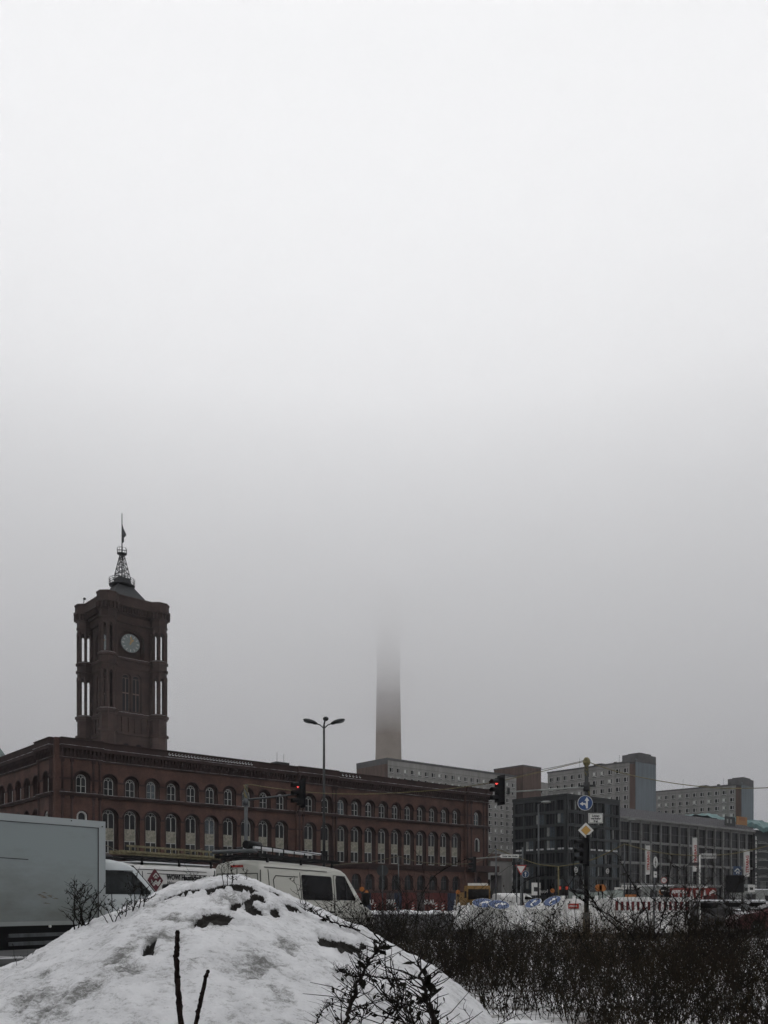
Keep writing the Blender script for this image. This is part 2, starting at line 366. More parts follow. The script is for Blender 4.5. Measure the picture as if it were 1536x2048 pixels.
def facade(parent, fm, rot, place, bays, t0, t1, off, wall, trim, risalit=False, lo=True):
    """one stretch of front from t0 to t1 with windows at bays; off = how far it stands out"""
    f = lambda s, z, d: fm(s, z, d-off)
    edges = [t0]+[(a+b)/2 for a, b in zip(bays, bays[1:])]+[t1]
    Z = 0.12
    for k, c in enumerate(bays):
        a, b = edges[k], edges[k+1]
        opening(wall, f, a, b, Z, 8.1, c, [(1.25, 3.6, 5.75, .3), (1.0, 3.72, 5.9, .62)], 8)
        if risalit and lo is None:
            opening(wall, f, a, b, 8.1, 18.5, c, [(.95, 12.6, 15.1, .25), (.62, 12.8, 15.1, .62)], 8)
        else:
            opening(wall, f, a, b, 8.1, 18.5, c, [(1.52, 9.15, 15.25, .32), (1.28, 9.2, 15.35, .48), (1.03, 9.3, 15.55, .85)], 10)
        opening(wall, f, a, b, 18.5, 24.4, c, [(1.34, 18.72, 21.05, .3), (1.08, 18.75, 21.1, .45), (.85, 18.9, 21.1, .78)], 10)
        place(W_GR, P_GR, c, 3.75, .5-off, 'g')
        if risalit and lo is None: place(None, None, c, 12.8, .5-off, 's')
        else: place(W_LO, P_LO2 if rw.random() < .12 else P_LO, c, 9.3, .68-off, 'l')
        place(W_UP, P_UP2 if rw.random() < .14 else P_UP, c, 18.9, .62-off, 'u')
    def band(z0, z1, d, k=1, a=None, b=None):
        a = t0-.0 if a is None else a; b = t1 if b is None else b
        p = [f(a, z0, 0), f(b, z0, 0), f(b, z1, 0), f(a, z1, 0)]; o = f(a, z0, -d)-Vector(p[0])
        trim.extr([Vector(x) for x in p], o, k)
    band(0, 3.3, .25, 0); band(3.3, 3.5, .32, 0)
    band(7.95, 8.35, .25, 0); band(8.35, 8.85, .45, 0); band(8.85, 9.1, .62, 0)
    band(18.3, 18.62, .30, 0); band(18.62, 18.80, .42, 0); band(18.802, 18.86, .40, 2)
    band(24.2, 24.42, .22, 0); band(24.424, 24.47, .2, 2)
    band(25.75, 26.28, .75, 0); band(26.28, 26.36, .82, 2); band(26.36, 27.38, .55, 0); band(27.38, 27.5, .72, 0)
    band(24.47, 25.75, .12, 0)
    n = max(1, int((t1-t0)/.62)); st = (t1-t0)/n
    for k in range(n):      # corbels under the parapet
        c = t0+(k+.5)*st
        band(24.6, 25.2, .32, 0, c-.13, c+.13); band(25.2, 25.75, .62, 0, c-.15, c+.15)
    # impost mouldings between the arches
    for k, c in enumerate(bays):
        a, b = edges[k], edges[k+1]
        for zz, h in ((15.1, 1.56), (20.9, 1.38)):
            if not (risalit and lo is None and zz < 16):
                band(zz, zz+.28, .1, 0, a, c-h); band(zz, zz+.28, .1, 0, c+h, b)
    # arch mouldings standing proud round the heads
    for c in bays:
        for zs, r in ((21.05, 1.42), (15.25, 1.60)):
            if risalit and lo is None and zs < 16: continue
            ap = arcpts(c, zs, r, 10)
            for a, b in zip(ap, ap[1:]):
                ma = Vector(f(a[0], a[1], -.05)); mb_ = Vector(f(b[0], b[1], -.05)); trim.bar(ma, mb_, .14, .14, 0, up=Vector(f(0, 0, -1))-Vector(f(0, 0, 0)))
wall, trim = MB(), MB()
fR = lambda s, z, d: Vector((s, d, z))                # right-hand front (faces -y)
fL = lambda s, z, d: Vector((d, s, z))                # left-hand front (faces -x)
def placer(fm, rz):
    def pl(wm, pm, s, z, d, kind):
        p = fm(s, z, d)
        if kind == 's':
            m_ = MB(); strip2(m_, [(-.72, 0)]+arcpts(0, 2.3, .72, 8)+[(.72, 0)], .26, -.28, .0); o = m_.build('window', M_frame, hall, p, (0, 0, rz))
            g = MB(); g.face([(-.6, 0, 0)]+[(x, 0, zz) for x, zz in arcpts(0, 2.3, .6, 8)]+[(.6, 0, 0)]); g.build('pane', M_glass, o, (0, .02, 0)); return
        o = link('window', wm, hall, p, (0, 0, rz)); link('pane', pm, o)
        if kind == 'l': link('relief_panel', PANEL, o)
    return pl
pR, pL = placer(fR, 0), placer(fL, -math.pi/2)
T = 7.48    # the front's own origin lies a risalit's width from the corner
facade(hall, fR, 0, pR, [T-3.75], 0, T-.4, .7, wall, trim, True, None)
facade(hall, fR, 0, pR, [T+1.2+3.83*k for k in range(10)], T-.4, T+38.9, 0, wall, trim)
facade(hall, fR, 0, pR, [T+42.0, T+46.0], T+38.9, T+48.8, .7, wall, trim, True)
facade(hall, fR, 0, pR, [T+50.6+3.7*k for k in range(10)], T+48.8, T+86.3, 0, wall, trim)
facade(hall, fR, 0, pR, [T+90.3], T+86.3, T+94, .7, wall, trim, True, None)
facade(hall, fL, 0, pL, [3.2], 0.0, T-.4, .7, wall, trim, True, None)
facade(hall, fL, 0, pL, [9.7+4.3*k for k in range(7)], T-.4, 38.5, 0, wall, trim)
# risalit cheeks, pilasters, back walls, roof
for s, d in ((T-.4, .7), (T+38.9, .7), (T+48.8, .7), (T+86.3, .7)):
    wall.face([(s, -d, 0.1), (s, 0, 0.1), (s, 0, 27.5), (s, -d, 27.5)], 0)
for s in (.45, 2.0, T-1.9, T-.85, T+39.4, T+40.3, T+47.6, T+48.4, T+86.8, T+88.1, T+92.3, T+93.5):
    for z0, z1 in ((9.1, 18.3), (18.86, 24.2)):
        trim.tube([(s, -.74, z0), (s, -.74, z1)], .2, 8, 1)
        trim.box(s-.27, s+.27, -.98, -.70, z1-.5, z1-.002, 0); trim.box(s-.27, s+.27, -.98, -.70, z0+.002, z0+.4, 0)
for s in (.5, 1.3, T-1.2):
    for z0, z1 in ((9.1, 18.3), (18.86, 24.2)):
        trim.tube([(-.74, s, z0), (-.74, s, z1)], .2, 8, 1)
XE = T+94
wall.box(.9, XE-.9, .9, 70, .1, 26.9, 1)          # the mass behind the fronts
wall.face([(0, 0, 0), (0, 0, 0.1), (0, .1, .1)], 0)
wall.box(XE-.25, XE, -.699, 12, .1, 27.49, 0)      # right-hand end
wall.box(-.699, -.0, -.699, -.0, .1, 27.45, 0)
wall.box(.85, XE-.3, .86, 69, 26.9, 27.1, 2)
trim.box(XE-1.2, XE+.75, -1.5, 12, 26.35, 27.5, 0)
for z0, z1, d in ((25.75, 26.35, .7), (24.2, 24.42, .3), (18.3, 18.8, .4), (8.35, 9.1, .6)): trim.box(XE, XE+d, -.699-d+.2, 12, z0, z1, 0)
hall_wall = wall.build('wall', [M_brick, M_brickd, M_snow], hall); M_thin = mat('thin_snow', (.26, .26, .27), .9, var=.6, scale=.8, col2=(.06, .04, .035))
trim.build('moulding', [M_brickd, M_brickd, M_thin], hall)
mb = MB(); mb.box(T+87, T+95.2, -3.1, -.75, 8.0, 8.35); mb.box(T+87, T+95.2, -3.1, -2.9, 8.35, 9.4)
for s in (T+87.1, T+94.9): mb.box(s-.1, s+.2, -2.9, -.75, 8.35, 9.4)
for s in (T+87.6, T+94.5): mb.tube([(s, -2.7, .13), (s, -2.7, 8.0)], .3, 8)
mb.build('balcony', M_brickd, hall)
# ring ornaments with snow caught in them, in the parapet
mbr = MB(); strip2(mbr, [(.24*math.cos(a*math.pi/4), .24*math.sin(a*math.pi/4)) for a in range(9)], .07, 0, -.1); RING = mbr.mesh('parapet_ring', M_brickd)
mbr = MB(); strip2(mbr, [(.19*math.cos(a), .19*math.sin(a)-.01) for a in [math.pi*(1.0+.13*k) for k in range(8)]], .075, -.02, -.13)
strip2(mbr, [(.19*math.cos(a), .19*math.sin(a)) for a in [math.pi*(.55+.12*k) for k in range(4)]], .06, -.02, -.12); SN = mbr.mesh('snow_rim', M_snow)
for k in range(28):
    o = link('parapet_ring', RING, hall, (T+11.8+k*.62, -.56, 26.88)); link('snow_rim', SN, o)
for k in range(6):
    o = link('parapet_ring', RING, hall, (T+50.3+k*.9, -.56, 26.88)); link('snow_rim', SN, o)
mb = MB(); mb.box(T+35.5, T+38.6, 1.5, 3.5, 27.1, 28.35); mb.bar((T+36, 2, 28.3), (T+36, 2, 30.2), .05); mb.bar((T+37.6, 2, 28.3), (T+37.6, 2, 30), .05); mb.build('roof_hatch', M_dark, hall)

# ------------------------------------------------------------------ clock tower
K_ = Vector(((217-CX)/F*211, 211, 0)); uu = Vector((.752, .6587, 0)); vv = Vector((-.6587, .752, 0))
TC = K_+(uu+vv)*6.3
tow = thing('clock_tower', 'square red brick clock tower with open corner turrets, lattice mast and limp flag', 'clock tower', TC, RZ); tow.scale = (1.085, 1.085, 1)
def outline(core, tcn, r):
    a = r*.924; b = r*.383
    one = [(tcn-a, core), (tcn-a, tcn+b), (tcn-b, tcn+a), (tcn+b, tcn+a), (tcn+a, tcn+b), (tcn+a, tcn-b), (tcn+b, tcn-a), (core, tcn-a)]
    one = [p for p in one]
    out = []
    # clockwise from the +y side: build one corner and turn it by quarter turns
    for k in range(4):
        c, s = (1, 0, -1, 0)[k], (0, -1, 0, 1)[k]
        out += [(x*c-y*s, x*s+y*c) for x, y in one]
    return out[::-1]
CORE, TCN, TR = 5.2, 6.1, 1.85
lv = MB()
def lev(z0, z1, g=0, g1=None, m=0, e=0, e1=None):
    g1 = g if g1 is None else g1; e1 = e if e1 is None else e1
    lv.prism(outline(CORE+g+e, TCN, TR+g-.12*e), z0, z1, m, outline(CORE+g1+e1, TCN, TR+g1-.12*e1))
lev(20, 29, .25); lev(29, 42.0, .1); lev(42.0, 42.6, .45); lev(42.6, 46.3, 0); lev(46.3, 46.8, .25); lev(46.8, 47.4, .5); lev(47.4, 47.44, .44, m=1)
lev(57.3, 58.3, .0); lev(58.3, 58.9, .32); lev(58.9, 60.2, .05); lev(60.2, 60.8, .35); lev(60.8, 60.84, .3, m=1)
lev(68.5, 69.3, .0); lev(69.3, 69.7, .25, e=.3); lev(69.7, 71.1, .15, e=.5); lev(71.1, 71.4, .4, e=.7)
lev(71.4, 72.8, .3, .55, e=.8, e1=1.0); lev(72.8, 73.5, .95, e=1.15); lev(73.5, 75.0, .65, e=1.2); lev(75.0, 75.35, .8, e=1.2)
rfp = [(x*s1, y*s1) for x, y in outline(CORE+.6+1.2, TCN, TR+.5) for s1 in (1,)]
lv.prism(rfp, 75.35, 75.4, 0)
lv.build('storey', [M_brickt, M_snow], tow)
# corbels round the crown
cb = MB(); po = outline(CORE+1.25, TCN, TR+.3)
for a, b in zip(po, po[1:]+po[:1]):
    a = Vector((*a, 0)); b = Vector((*b, 0)); d = b-a; n = max(1, int(d.length/.6)); nn = Vector((d.y, -d.x, 0)).normalized()
    if d.length < .9: continue
    if nn.dot(a) < 0 and d.length < 2.5: pass
    for k in range(n):
        c = a+d*((k+.5)/n)+nn*.3
        mt = Matrix.Translation((c.x, c.y, 72.1)) @ Matrix.Rotation(math.atan2(d.y, d.x), 4, 'Z'); cb.obox(mt, .26, .6, 1.3)
cb.build('corbel_row', M_brickt, tow)
# octagonal shafts of the two lantern storeys
SH = MB(); SH.tube([(0, 0, 0), (0, 0, 1)], .36, 8); colm = SH.mesh('column', M_brickt)
CAP = MB(); CAP.box(-.3, .3, -.3, .3, 0, .35)
capm = CAP.mesh('capital', M_brickt)
for sx_ in (-1, 1):
    for sy_ in (-1, 1):
        for z0, z1 in ((47.44, 57.3), (60.84, 68.5)):
            for k in range(8):
                a = math.pi/8+k*math.pi/4; x = sx_*TCN+math.cos(a)*(TR-.2); y = sy_*TCN+math.sin(a)*(TR-.2)
                if x*sx_ < CORE-.5 and y*sy_ < CORE-.5: continue
                o = link('column', colm, tow, (x, y, z0)); o.scale = (1, 1, z1-z0)
                c = link('capital', capm, tow, (x, y, z1-.9)); 
            ar = MB(); pts8 = [(sx_*TCN+math.cos(math.pi/8+k*math.pi/4)*(TR-.2), sy_*TCN+math.sin(math.pi/8+k*math.pi/4)*(TR-.2)) for k in range(9)]
            for a, b in zip(pts8, pts8[1:]):
                ar.bar((*a, z1-.3), (*b, z1-.3), .36, .6)
                mid = ((a[0]+b[0])/2, (a[1]+b[1])/2)
                for p, sgn in ((a, 1), (b, 1)):
                    ar.bar((p[0], p[1], z1-1.0), (mid[0]*.62+p[0]*.38, mid[1]*.62+p[1]*.38, z1-.5), .3, .28)
                ar.bar((*a, z0+.15), (*b, z0+.15), .34, .3)
            ar.build('turret_arcade', M_brickt, tow)
# walls between turrets, with the clock recesses and paired windows
cw = MB(); CC = CORE-.1
fx = [lambda s, z, d: Vector((s, -CC+d, z)), lambda s, z, d: Vector((-CC+d, -s, z)), lambda s, z, d: Vector((-s, CC-d, z)), lambda s, z, d: Vector((CC-d, s, z))]
wr = TCN-TR*.924+.45
mbw = MB(); strip2(mbw, [(-.85, 0)]+arcpts(0, 8.1, .85, 8)+[(.85, 0)], .16, 0, .15); mbw.box(-.08, .08, 0, .15, 0, 8.1); mbw.box(-.8, .8, .02, .14, 4.2, 4.5)
for s in (-1, 1): strip2(mbw, arcpts(s*.4, 7.7, .38, 6), .1, .02, .14)
TW = mbw.mesh('window', mat('tower_window_stone', (.14, .10, .085), .85, var=.3)); g = MB(); g.face([(-.85, .12, 0)]+[(x, .12, z) for x, z in arcpts(0, 8.1, .85, 8)]+[(.85, .12, 0)]); TP = g.mesh('pane', M_glass)
for k in range(4):
    f = fx[k]; rz = (0, -math.pi/2, math.pi, math.pi/2)[k]
    opening(cw, f, -wr, 0, 47.4, 58.3, -1.25, [(1.1, 47.9, 56.2, .35), (.86, 48.1, 56.2, .7)], 8)
    opening(cw, f, 0, wr, 47.4, 58.3, 1.25, [(1.1, 47.9, 56.2, .35), (.86, 48.1, 56.2, .7)], 8)
    opening(cw, f, -wr, wr, 60.8, 69.3, 0, [(3.1, 61.2, 65.0, .7), (2.75, 61.3, 65.0, 1.35)], 16)
    p = [f(-2.8, 61.2, 1.34), f(2.8, 61.2, 1.34), f(2.8, 68.2, 1.34), f(-2.8, 68.2, 1.34)]; cw.face(p, 0)
    for s in (-1.25, 1.25):
        o = link('window', TW, tow, f(s, 48.1, .5), (0, 0, rz)); link('pane', TP, o)
cw.box(-CC+1.36, CC-1.36, -CC+1.36, CC-1.36, 47, 69.4, 1); cw.box(-CC+.71, CC-.71, -CC+.71, CC-.71, 47.3, 58.3, 1)
cw.build('wall', [M_brickt, M_brickt], tow)
# balcony arcade (42.6-46.3) and small arched windows below
lw = MB(); 
for k in range(4):
    f = [lambda s, z, d: Vector((s, -CORE-d, z)), lambda s, z, d: Vector((-CORE-d, -s, z)), lambda s, z, d: Vector((-s, CORE+d, z)), lambda s, z, d: Vector((CORE+d, s, z))][k]
    for q in range(6):
        s = -3.9+q*1.56
        a = f(s, 42.6, .18); b = f(s, 46.3, .18); lw.bar(a, b, .34, .34)
    for s in (-1.5, 1.5):
        m_ = MB(); strip2(m_, [(-.8, 0)]+arcpts(0, 2.6, .8, 8)+[(.8, 0)], .22, -.16, 0); m_.box(-.06, .06, -.1, 0, 0, 2.6)
        rz = (0, -math.pi/2, math.pi, math.pi/2)[k]
        o = m_.build('window', M_brickd, tow, f(s, 36.6, .12), (0, 0, rz))
        g = MB(); g.face([(-.75, -.02, 0)]+[(x, -.02, z) for x, z in arcpts(0, 2.6, .75, 8)]+[(.75, -.02, 0)]); g.build('pane', M_glass, o)
lw.build('pier_row', M_brickt, tow)
# clocks
M_dial = mat('clock_dial', (.165, .19, .19), .5, var=.2)
for k in range(4):
    f = fx[k]; rz = (0, -math.pi/2, math.pi, math.pi/2)[k]
    d = MB(); d.tube([(0, .14, 0), (0, 0, 0)], 2.3, 40)
    ck = d.build('clock', M_dial, tow, f(0, 64.9, .62), (0, 0, rz))
    rg = MB(); strip2(rg, [(2.38*math.cos(a*math.pi/20), 2.38*math.sin(a*math.pi/20)) for a in range(41)], .22, -.06, .14); rg.build('rim', M_brickd, ck)
    tk = MB()
    for h in range(12):
        a = h*math.pi/6; r0, r1 = (1.5, 2.05)
        c_, s_ = math.sin(a), math.cos(a)
        tk.bar((c_*r0, -.02, s_*r0), (c_*r1, -.02, s_*r1), .16 if h % 3 else .24, .03, up=(0, -1, 0))
    tk.build('hour_marks', mat('pale_numerals', (.42, .43, .40), .6) if k == 0 else MATS['pale_numerals'], ck)
    for ln_, a, wd in ((1.75, R(5), .17), (1.25, R(33), .24)):
        hn = MB(); c_, s_ = math.sin(a), math.cos(a)
        hn.bar((-c_*.35, -.06, -s_*.35), (c_*ln_, -.06, s_*ln_), wd, .04, up=(0, -1, 0)); hn.bar((c_*ln_*.62, -.07, s_*ln_*.62), (c_*ln_*.85, -.07, s_*ln_*.85), wd*2, .04, up=(0, -1, 0)); hn.build('clock_hand', M_gold, ck)
# roof, gallery, lattice mast, flag
M_slate = mat('dark_slate', (.035, .037, .04), .8, var=.3)
rf = MB(); sq = lambda h: [(-h, -h), (h, -h), (h, h), (-h, h)]
rf.prism(sq(6.6), 73.6, 74.4, 0); rf.prism(sq(5.2), 74.4, 77.2, 0, sq(3.6)); rf.prism(sq(3.6), 77.2, 80.2, 0, sq(1.75)); rf.prism(sq(1.75), 80.2, 82.2, 0, sq(1.3)); rf.build('roof', M_slate, tow)
ga = MB(); ga.lathe([(1.5, 79.9), (2.9, 80.3), (2.9, 80.45), (1.2, 80.45)], 16)
for z in (81.0, 81.5, 82.0): ga.tube([(2.9*math.cos(a*math.pi/8), 2.9*math.sin(a*math.pi/8), z) for a in range(17)], .055, 4, cap=False)
for k in range(20):
    a = k*math.pi/10; ga.bar((2.9*math.cos(a), 2.9*math.sin(a), 80.4), (2.9*math.cos(a), 2.9*math.sin(a), 82.0), .07)
ga.build('gallery', M_dark, tow)
lt = MB(); h0, h1, z0, z1 = 1.45, .3, 82.0, 88.6; cn = [(-1, -1), (1, -1), (1, 1), (-1, 1)]
for i in range(4):
    a, b = cn[i], cn[(i+1) % 4]
    lt.bar((a[0]*h0, a[1]*h0, z0), (a[0]*h1, a[1]*h1, z1), .14)
    for j in range(5):
        t0, t1 = j/5, (j+1)/5; ha, hb = h0+(h1-h0)*t0, h0+(h1-h0)*t1; za, zb = z0+(z1-z0)*t0, z0+(z1-z0)*t1
        lt.bar((a[0]*ha, a[1]*ha, za), (b[0]*hb, b[1]*hb, zb), .07); lt.bar((b[0]*ha, b[1]*ha, za), (a[0]*hb, a[1]*hb, zb), .07); lt.bar((a[0]*ha, a[1]*ha, za), (b[0]*ha, b[1]*ha, za), .12)
lt.tube([(0, 0, 82), (0, 0, 98.6)], [.16, .10], 8)
lt.build('lattice_mast', M_dark, tow)
bk = MB(); bk.lathe([(.3, 88.0), (1.1, 88.4), (1.1, 88.5), (.2, 88.5)], 12)
for z in (89.1, 89.8): bk.tube([(1.1*math.cos(a*math.pi/6), 1.1*math.sin(a*math.pi/6), z) for a in range(13)], .05, 4, cap=False)
for k in range(10):
    a = k*math.pi/5; bk.bar((1.1*math.cos(a), 1.1*math.sin(a), 88.4), (1.1*math.cos(a), 1.1*math.sin(a), 89.8), .06)
bk.build('mast_basket', M_dark, tow)
fl = MB(); prof = [(0, 96.0, 0), (.25, 94.9, .1), (.62, 93.9, .16), (.75, 93.3, .1), (.3, 92.8, .2), (.32, 91.6, .05), (.05, 91.2, 0)]
for k in range(len(prof)-1):
    a, b = prof[k], prof[k+1]
    fl.extr([(.1, 0, a[1]), (.1+a[0], -a[0]*.7, a[1]-a[2]), (.1+b[0], -b[0]*.7, b[1]-b[2]), (.1, 0, b[1])], (0, .12, 0))
fl.build('flag', mat('flag_cloth', (.045, .045, .05), .9, var=.4), tow)
lp = MB(); lp.tube([(-6.4, 6.4, 75.7), (-6.4, 6.4, 77.4)], .09, 6); lp.ellipsoid((-6.3, 6.3, 77.4), (.35, .35, .3)); lp.build('corner_lamp', M_dark, tow)

# ------------------------------------------------------------------ television tower rising into the cloud
tvm = MB(); tvm.lathe([(17, 0), (12, 18), (9.6, 45), (8.5, 80), (8.1, 95), (7.7, 120), (7.3, 150), (6.9, 170), (6.6, 190), (6.4, 199)], 40)
tag(tvm.build('tower_shaft', M_tv, None, (2.8, 550, 0)), 'round concrete shaft of a tall tower fading upward into low cloud', 'tower')

# ------------------------------------------------------------------ slab apartment blocks
def slab_window(wd, h):
    m_ = MB(); m_.box(-wd/2, wd/2, .03, .06, 0, h, 0)
    m_.box(-wd/2, -wd/2+.07, -.02, .03, 0, h, 1); m_.box(wd/2-.07, wd/2, -.02, .03, 0, h, 1)
    m_.box(-wd/2+.07, wd/2-.07, -.02, .03, 0, .1, 1); m_.box(-wd/2+.07, wd/2-.07, -.02, .03, h-.07, h, 1); m_.box(wd*.12, wd*.12+.16, -.025, .03, .1, h-.07, 1)
    m_.box(-wd/2-.05, wd/2+.05, -.28, -.021, -.1, -.02, 1); m_.box(-wd/2, wd/2, -.25, -.20, -.32, -.10, 2)  # sill, then a dark strip below it standing in for the sill's shadow
    return m_
SW = slab_window(1.5, 1.5).mesh('window', [M_glass, M_white, M_dark])
m_ = slab_window(1.5, 1.5); m_.box(-.6, .1, .0, .02, .3, 1.35, 1); SW2 = m_.mesh('window', [M_glass, M_white, M_dark])
rs = random.Random(11)
def slab_front(root, wall, fm, rz, n, pitch, s0, floors, fh, z0, zt, joint=True):
    for i in range(n):
        for j in range(floors):
            a = s0+i*pitch; zb = z0+j*fh; c = a+pitch/2; hw = .76
            def q(p, r_, m=0): wall.face([fm(*x) for x in (p, (r_[0], p[1], p[2]), r_, (p[0], r_[1], p[2]))], m)
            z1, z2, z3, z4 = zb, zb+.75, zb+2.27, zb+fh
            q((a, z1, 0), (a+pitch, z2, 0)); q((a, z3, 0), (a+pitch, z4, 0)); q((a, z2, 0), (c-hw, z3, 0)); q((c+hw, z2, 0), (a+pitch, z3, 0))
            for (x0_, za, x1_, zb_) in ((c-hw, z2, c+hw, z2), (c-hw, z3, c+hw, z3), (c-hw, z2, c-hw, z3), (c+hw, z2, c+hw, z3)):
                wall.face([fm(x0_, za, 0), fm(x1_, zb_, 0), fm(x1_, zb_, .22), fm(x0_, za, .22)])
            link('window', SW2 if rs.random() < .25 else SW, root, fm(c, z2+.01, .14), (0, 0, rz))
        for j in range(floors+1):     # raised panel joints
            pass
    for j in range(floors+1):
        zb = z0+j*fh; p = [fm(s0, zb-.04, 0), fm(s0+n*pitch, zb-.04, 0), fm(s0+n*pitch, zb+.04, 0), fm(s0, zb+.04, 0)]
        wall.extr(p, fm(0, 0, -.05)-fm(0, 0, 0), 1)
    p = [fm(s0, z0+floors*fh, 0), fm(s0+n*pitch, z0+floors*fh, 0), fm(s0+n*pitch, zt, 0), fm(s0, zt, 0)]; wall.extr(p, fm(0, 0, .3)-fm(0, 0, 0), 0)
# block behind the town hall, front along u
p0 = W(774, 0, 279); b1 = thing('apartment_block', 'long grey slab block with rows of white framed windows right behind the town hall', 'apartment block', (p0.x, p0.y, 0), math.atan2(.646, .763))
wl = MB(); slab_front(b1, wl, fR, 0, 20, 3.08, .35, 14, 2.85, 4.6, 46.2)
wl.box(.3, 62, .25, 15.5, 0, 46.1, 1); wl.box(.2, 62, .0, 13.5, 0, 4.55, 0)
wl.box(-.05, 62.1, -.12, 15.7, 46.2, 46.9, 1); wl.build('wall', [M_concp, M_concd], b1)
mb = MB(); mb.box(0, .28, .02, 15.6, 0, 45.0); mb.build('gable', M_cbrown, b1); mb = MB(); mb.box(-.03, .3, -.02, 15.65, 45.0, 46.19); mb.build('gable_band', M_concd, b1)
# brown stair tower behind it
pb = W(1046, 0, 322); b2 = thing('apartment_block', 'brown windowless stair block rising behind the grey slab block', 'apartment block', (pb.x, pb.y, 0), RZ)
wl = MB(); wl.box(0, 10.5, 0, 14.2, 0, 50.8, 0); wl.box(-.1, 10.6, -.1, 14.3, 50.8, 51.3, 1); wl.box(10.5, 22, 3.2, 14, 0, 46.5, 2); wl.build('wall', [M_cbrown, M_concd, M_concp], b2)
for j in range(6): 
    for k in range(2): link('window', SW, b2, (11.8+k*3.1, 3.1, 42.3-j*2.85))
mb = MB(); mb.box(-.06, .03, 10.2, 12.2, 48.2, 49.2, 0); mb.build('vent', M_concp, b2)
# block whose front runs the other way (along v), with blue-grey end wall
def block_v(px, Y, label, n, top, floors, px_end, pitch, rot_extra=0):
    p = W(px, 0, Y); rz = RZ+rot_extra
    b = thing('apartment_block', label, 'apartment block', (p.x, p.y, 0), rz)
    wl = MB(); fh = 2.85; z0 = top-1.0-floors*fh
    slab_front(b, wl, fL, -math.pi/2, n, pitch, 2.3, floors, fh, z0, top)
    wl.box(.25, 11.2, .3, 2.3+n*pitch, 0, top-.05, 1); wl.box(-.15, 11.4, -.0, 2.3+n*pitch+.2, top, top+.5, 1)
    wl.box(0, 11, .4, 2.3+n*pitch, 0, z0-.05, 0); wl.build('wall', [M_concp, M_concd], b)
    e = MB(); e.box(-.02, .3, .3, 2.27, 0, top-.6, 0); e.build('brown_strip', M_cbrown, b)
    e = MB(); e.box(0, 11.3, 0, .28, 0, top+.9, 0)
    for k in range(1, 8): e.box(k*1.41-.02, k*1.41+.02, -.02, 0, 4, top-.3, 1)
    e.build('end_wall', [M_cblue, M_concd], b)
    e = MB(); e.box(.8, 11.2, -.05, 5.5, top+.51, top+2.6); e.box(2.4, 9, .3, 4.5, top+2.6, top+3.1); e.build('roof_house', M_concd, b)
    e = MB(); e.bar((3, 8, top), (3, 8, top+3.4), .06); e.bar((4, 24, top), (4, 24, top+4.6), .06); e.box(2, 5, 14, 17, top+.5, top+1.3); e.box(4, 5, 10, 10.8, top+.5, top+1.5); e.build('roof_aerial', M_dark, b)
    return b
b3 = block_v(1272, 271, 'grey slab block with blue grey end wall above the dark office building', 11, 44.4, 13, 1082, 2.9)
b4 = block_v(1484, 318, 'farther grey slab block with blue grey end wall at the right', 12, 43.4, 12, 1313, 2.8, .1)

# ------------------------------------------------------------------ dark office building
pc = W(1133, 0, 225); ob = thing('office_building', 'dark anthracite office building with a square grid of windows on its corner site', 'office building', (pc.x, pc.y, 0), RZ)
def grid_front(root, fr_, fm, rz, n, length, floors, z0, fh, top, wmesh, lit_row=None, pil=.55, span=.75):
    pt = length/n
    def vb(s0, s1, z0_, z1_, d0, d1, m=0):
        a = fm(s0, z0_, d0); b = fm(s1, z1_, d1); fr_.box(min(a.x, b.x), max(a.x, b.x), min(a.y, b.y), max(a.y, b.y), z0_, z1_, m)
    for i in range(n+1): vb(i*pt-pil/2, i*pt+pil/2, .13, top, -.02, .6)
    for j in range(floors+1):
        zb = z0+j*fh
        for i in range(n): vb(i*pt+pil/2, (i+1)*pt-pil/2, zb-span/2, zb+span/2, 0, .58)
    for i in range(n):
        vb(i*pt+pil/2, (i+1)*pt-pil/2, z0+floors*fh+span/2, top, .002, .58)
        for j in range(floors):
            link('window', wmesh[rs.randrange(len(wmesh))], root, fm((i+.5)*pt, z0+j*fh+span/2, .35), (0, 0, rz))
def bay_window(wd, h, cols, rows, mats, curtain=False):
    m_ = MB(); m_.box(-wd/2, wd/2, .04, .08, 0, h, 0)
    for k in range(cols+1): x = -wd/2+wd*k/cols; m_.box(x-.05, x+.05, -.02, .04, 0, h, 1)
    for k in range(rows+1): z = h*k/rows; m_.box(-wd/2, wd/2, -.03, .041, max(0, z-.05), min(h, z+.05), 1)
    if curtain:
        m_.box(-wd/2+.15, -wd*.12, .02, .035, h*.1, h*.95, 2)
    return m_.mesh('window', mats)
M_curt = mat('pale_blind', (.22, .23, .22), .8, var=.3)
M_mull = mat('bronze_mullion', (.040, .037, .034), .7); M_blind = mat('grey_blind', (.05, .05, .048), .8)
hL, hR = 17.6, 23.6
wA = [bay_window(hL/5-.56, 2.75, 3, 1, [M_glass, M_office, M_curt]), bay_window(hL/5-.56, 2.75, 3, 1, [M_glass2, M_office, M_curt], True)]
wB = [bay_window(hR/7-.56, 2.75, 3, 1, [M_glass, M_office, M_curt]), bay_window(hR/7-.56, 2.75, 3, 1, [M_glass2, M_office, M_curt]), bay_window(hR/7-.56, 2.75, 3, 1, [M_glass, M_office, M_curt], True)]
fr_ = MB()
grid_front(ob, fr_, fL, -math.pi/2, 5, hL, 7, 3.9, 3.42, 28.6, wA[:1]*3+wA[1:]); grid_front(ob, fr_, fR, 0, 7, hR, 7, 3.9, 3.42, 28.6, wB)
fr_.box(.5, hR-.3, .5, hL-.3, .1, 28.3); fr_.box(-.28, hR+.2, -.28, hL+.2, 28.6, 28.9)
fr_.build('facade_grid', M_office, ob)
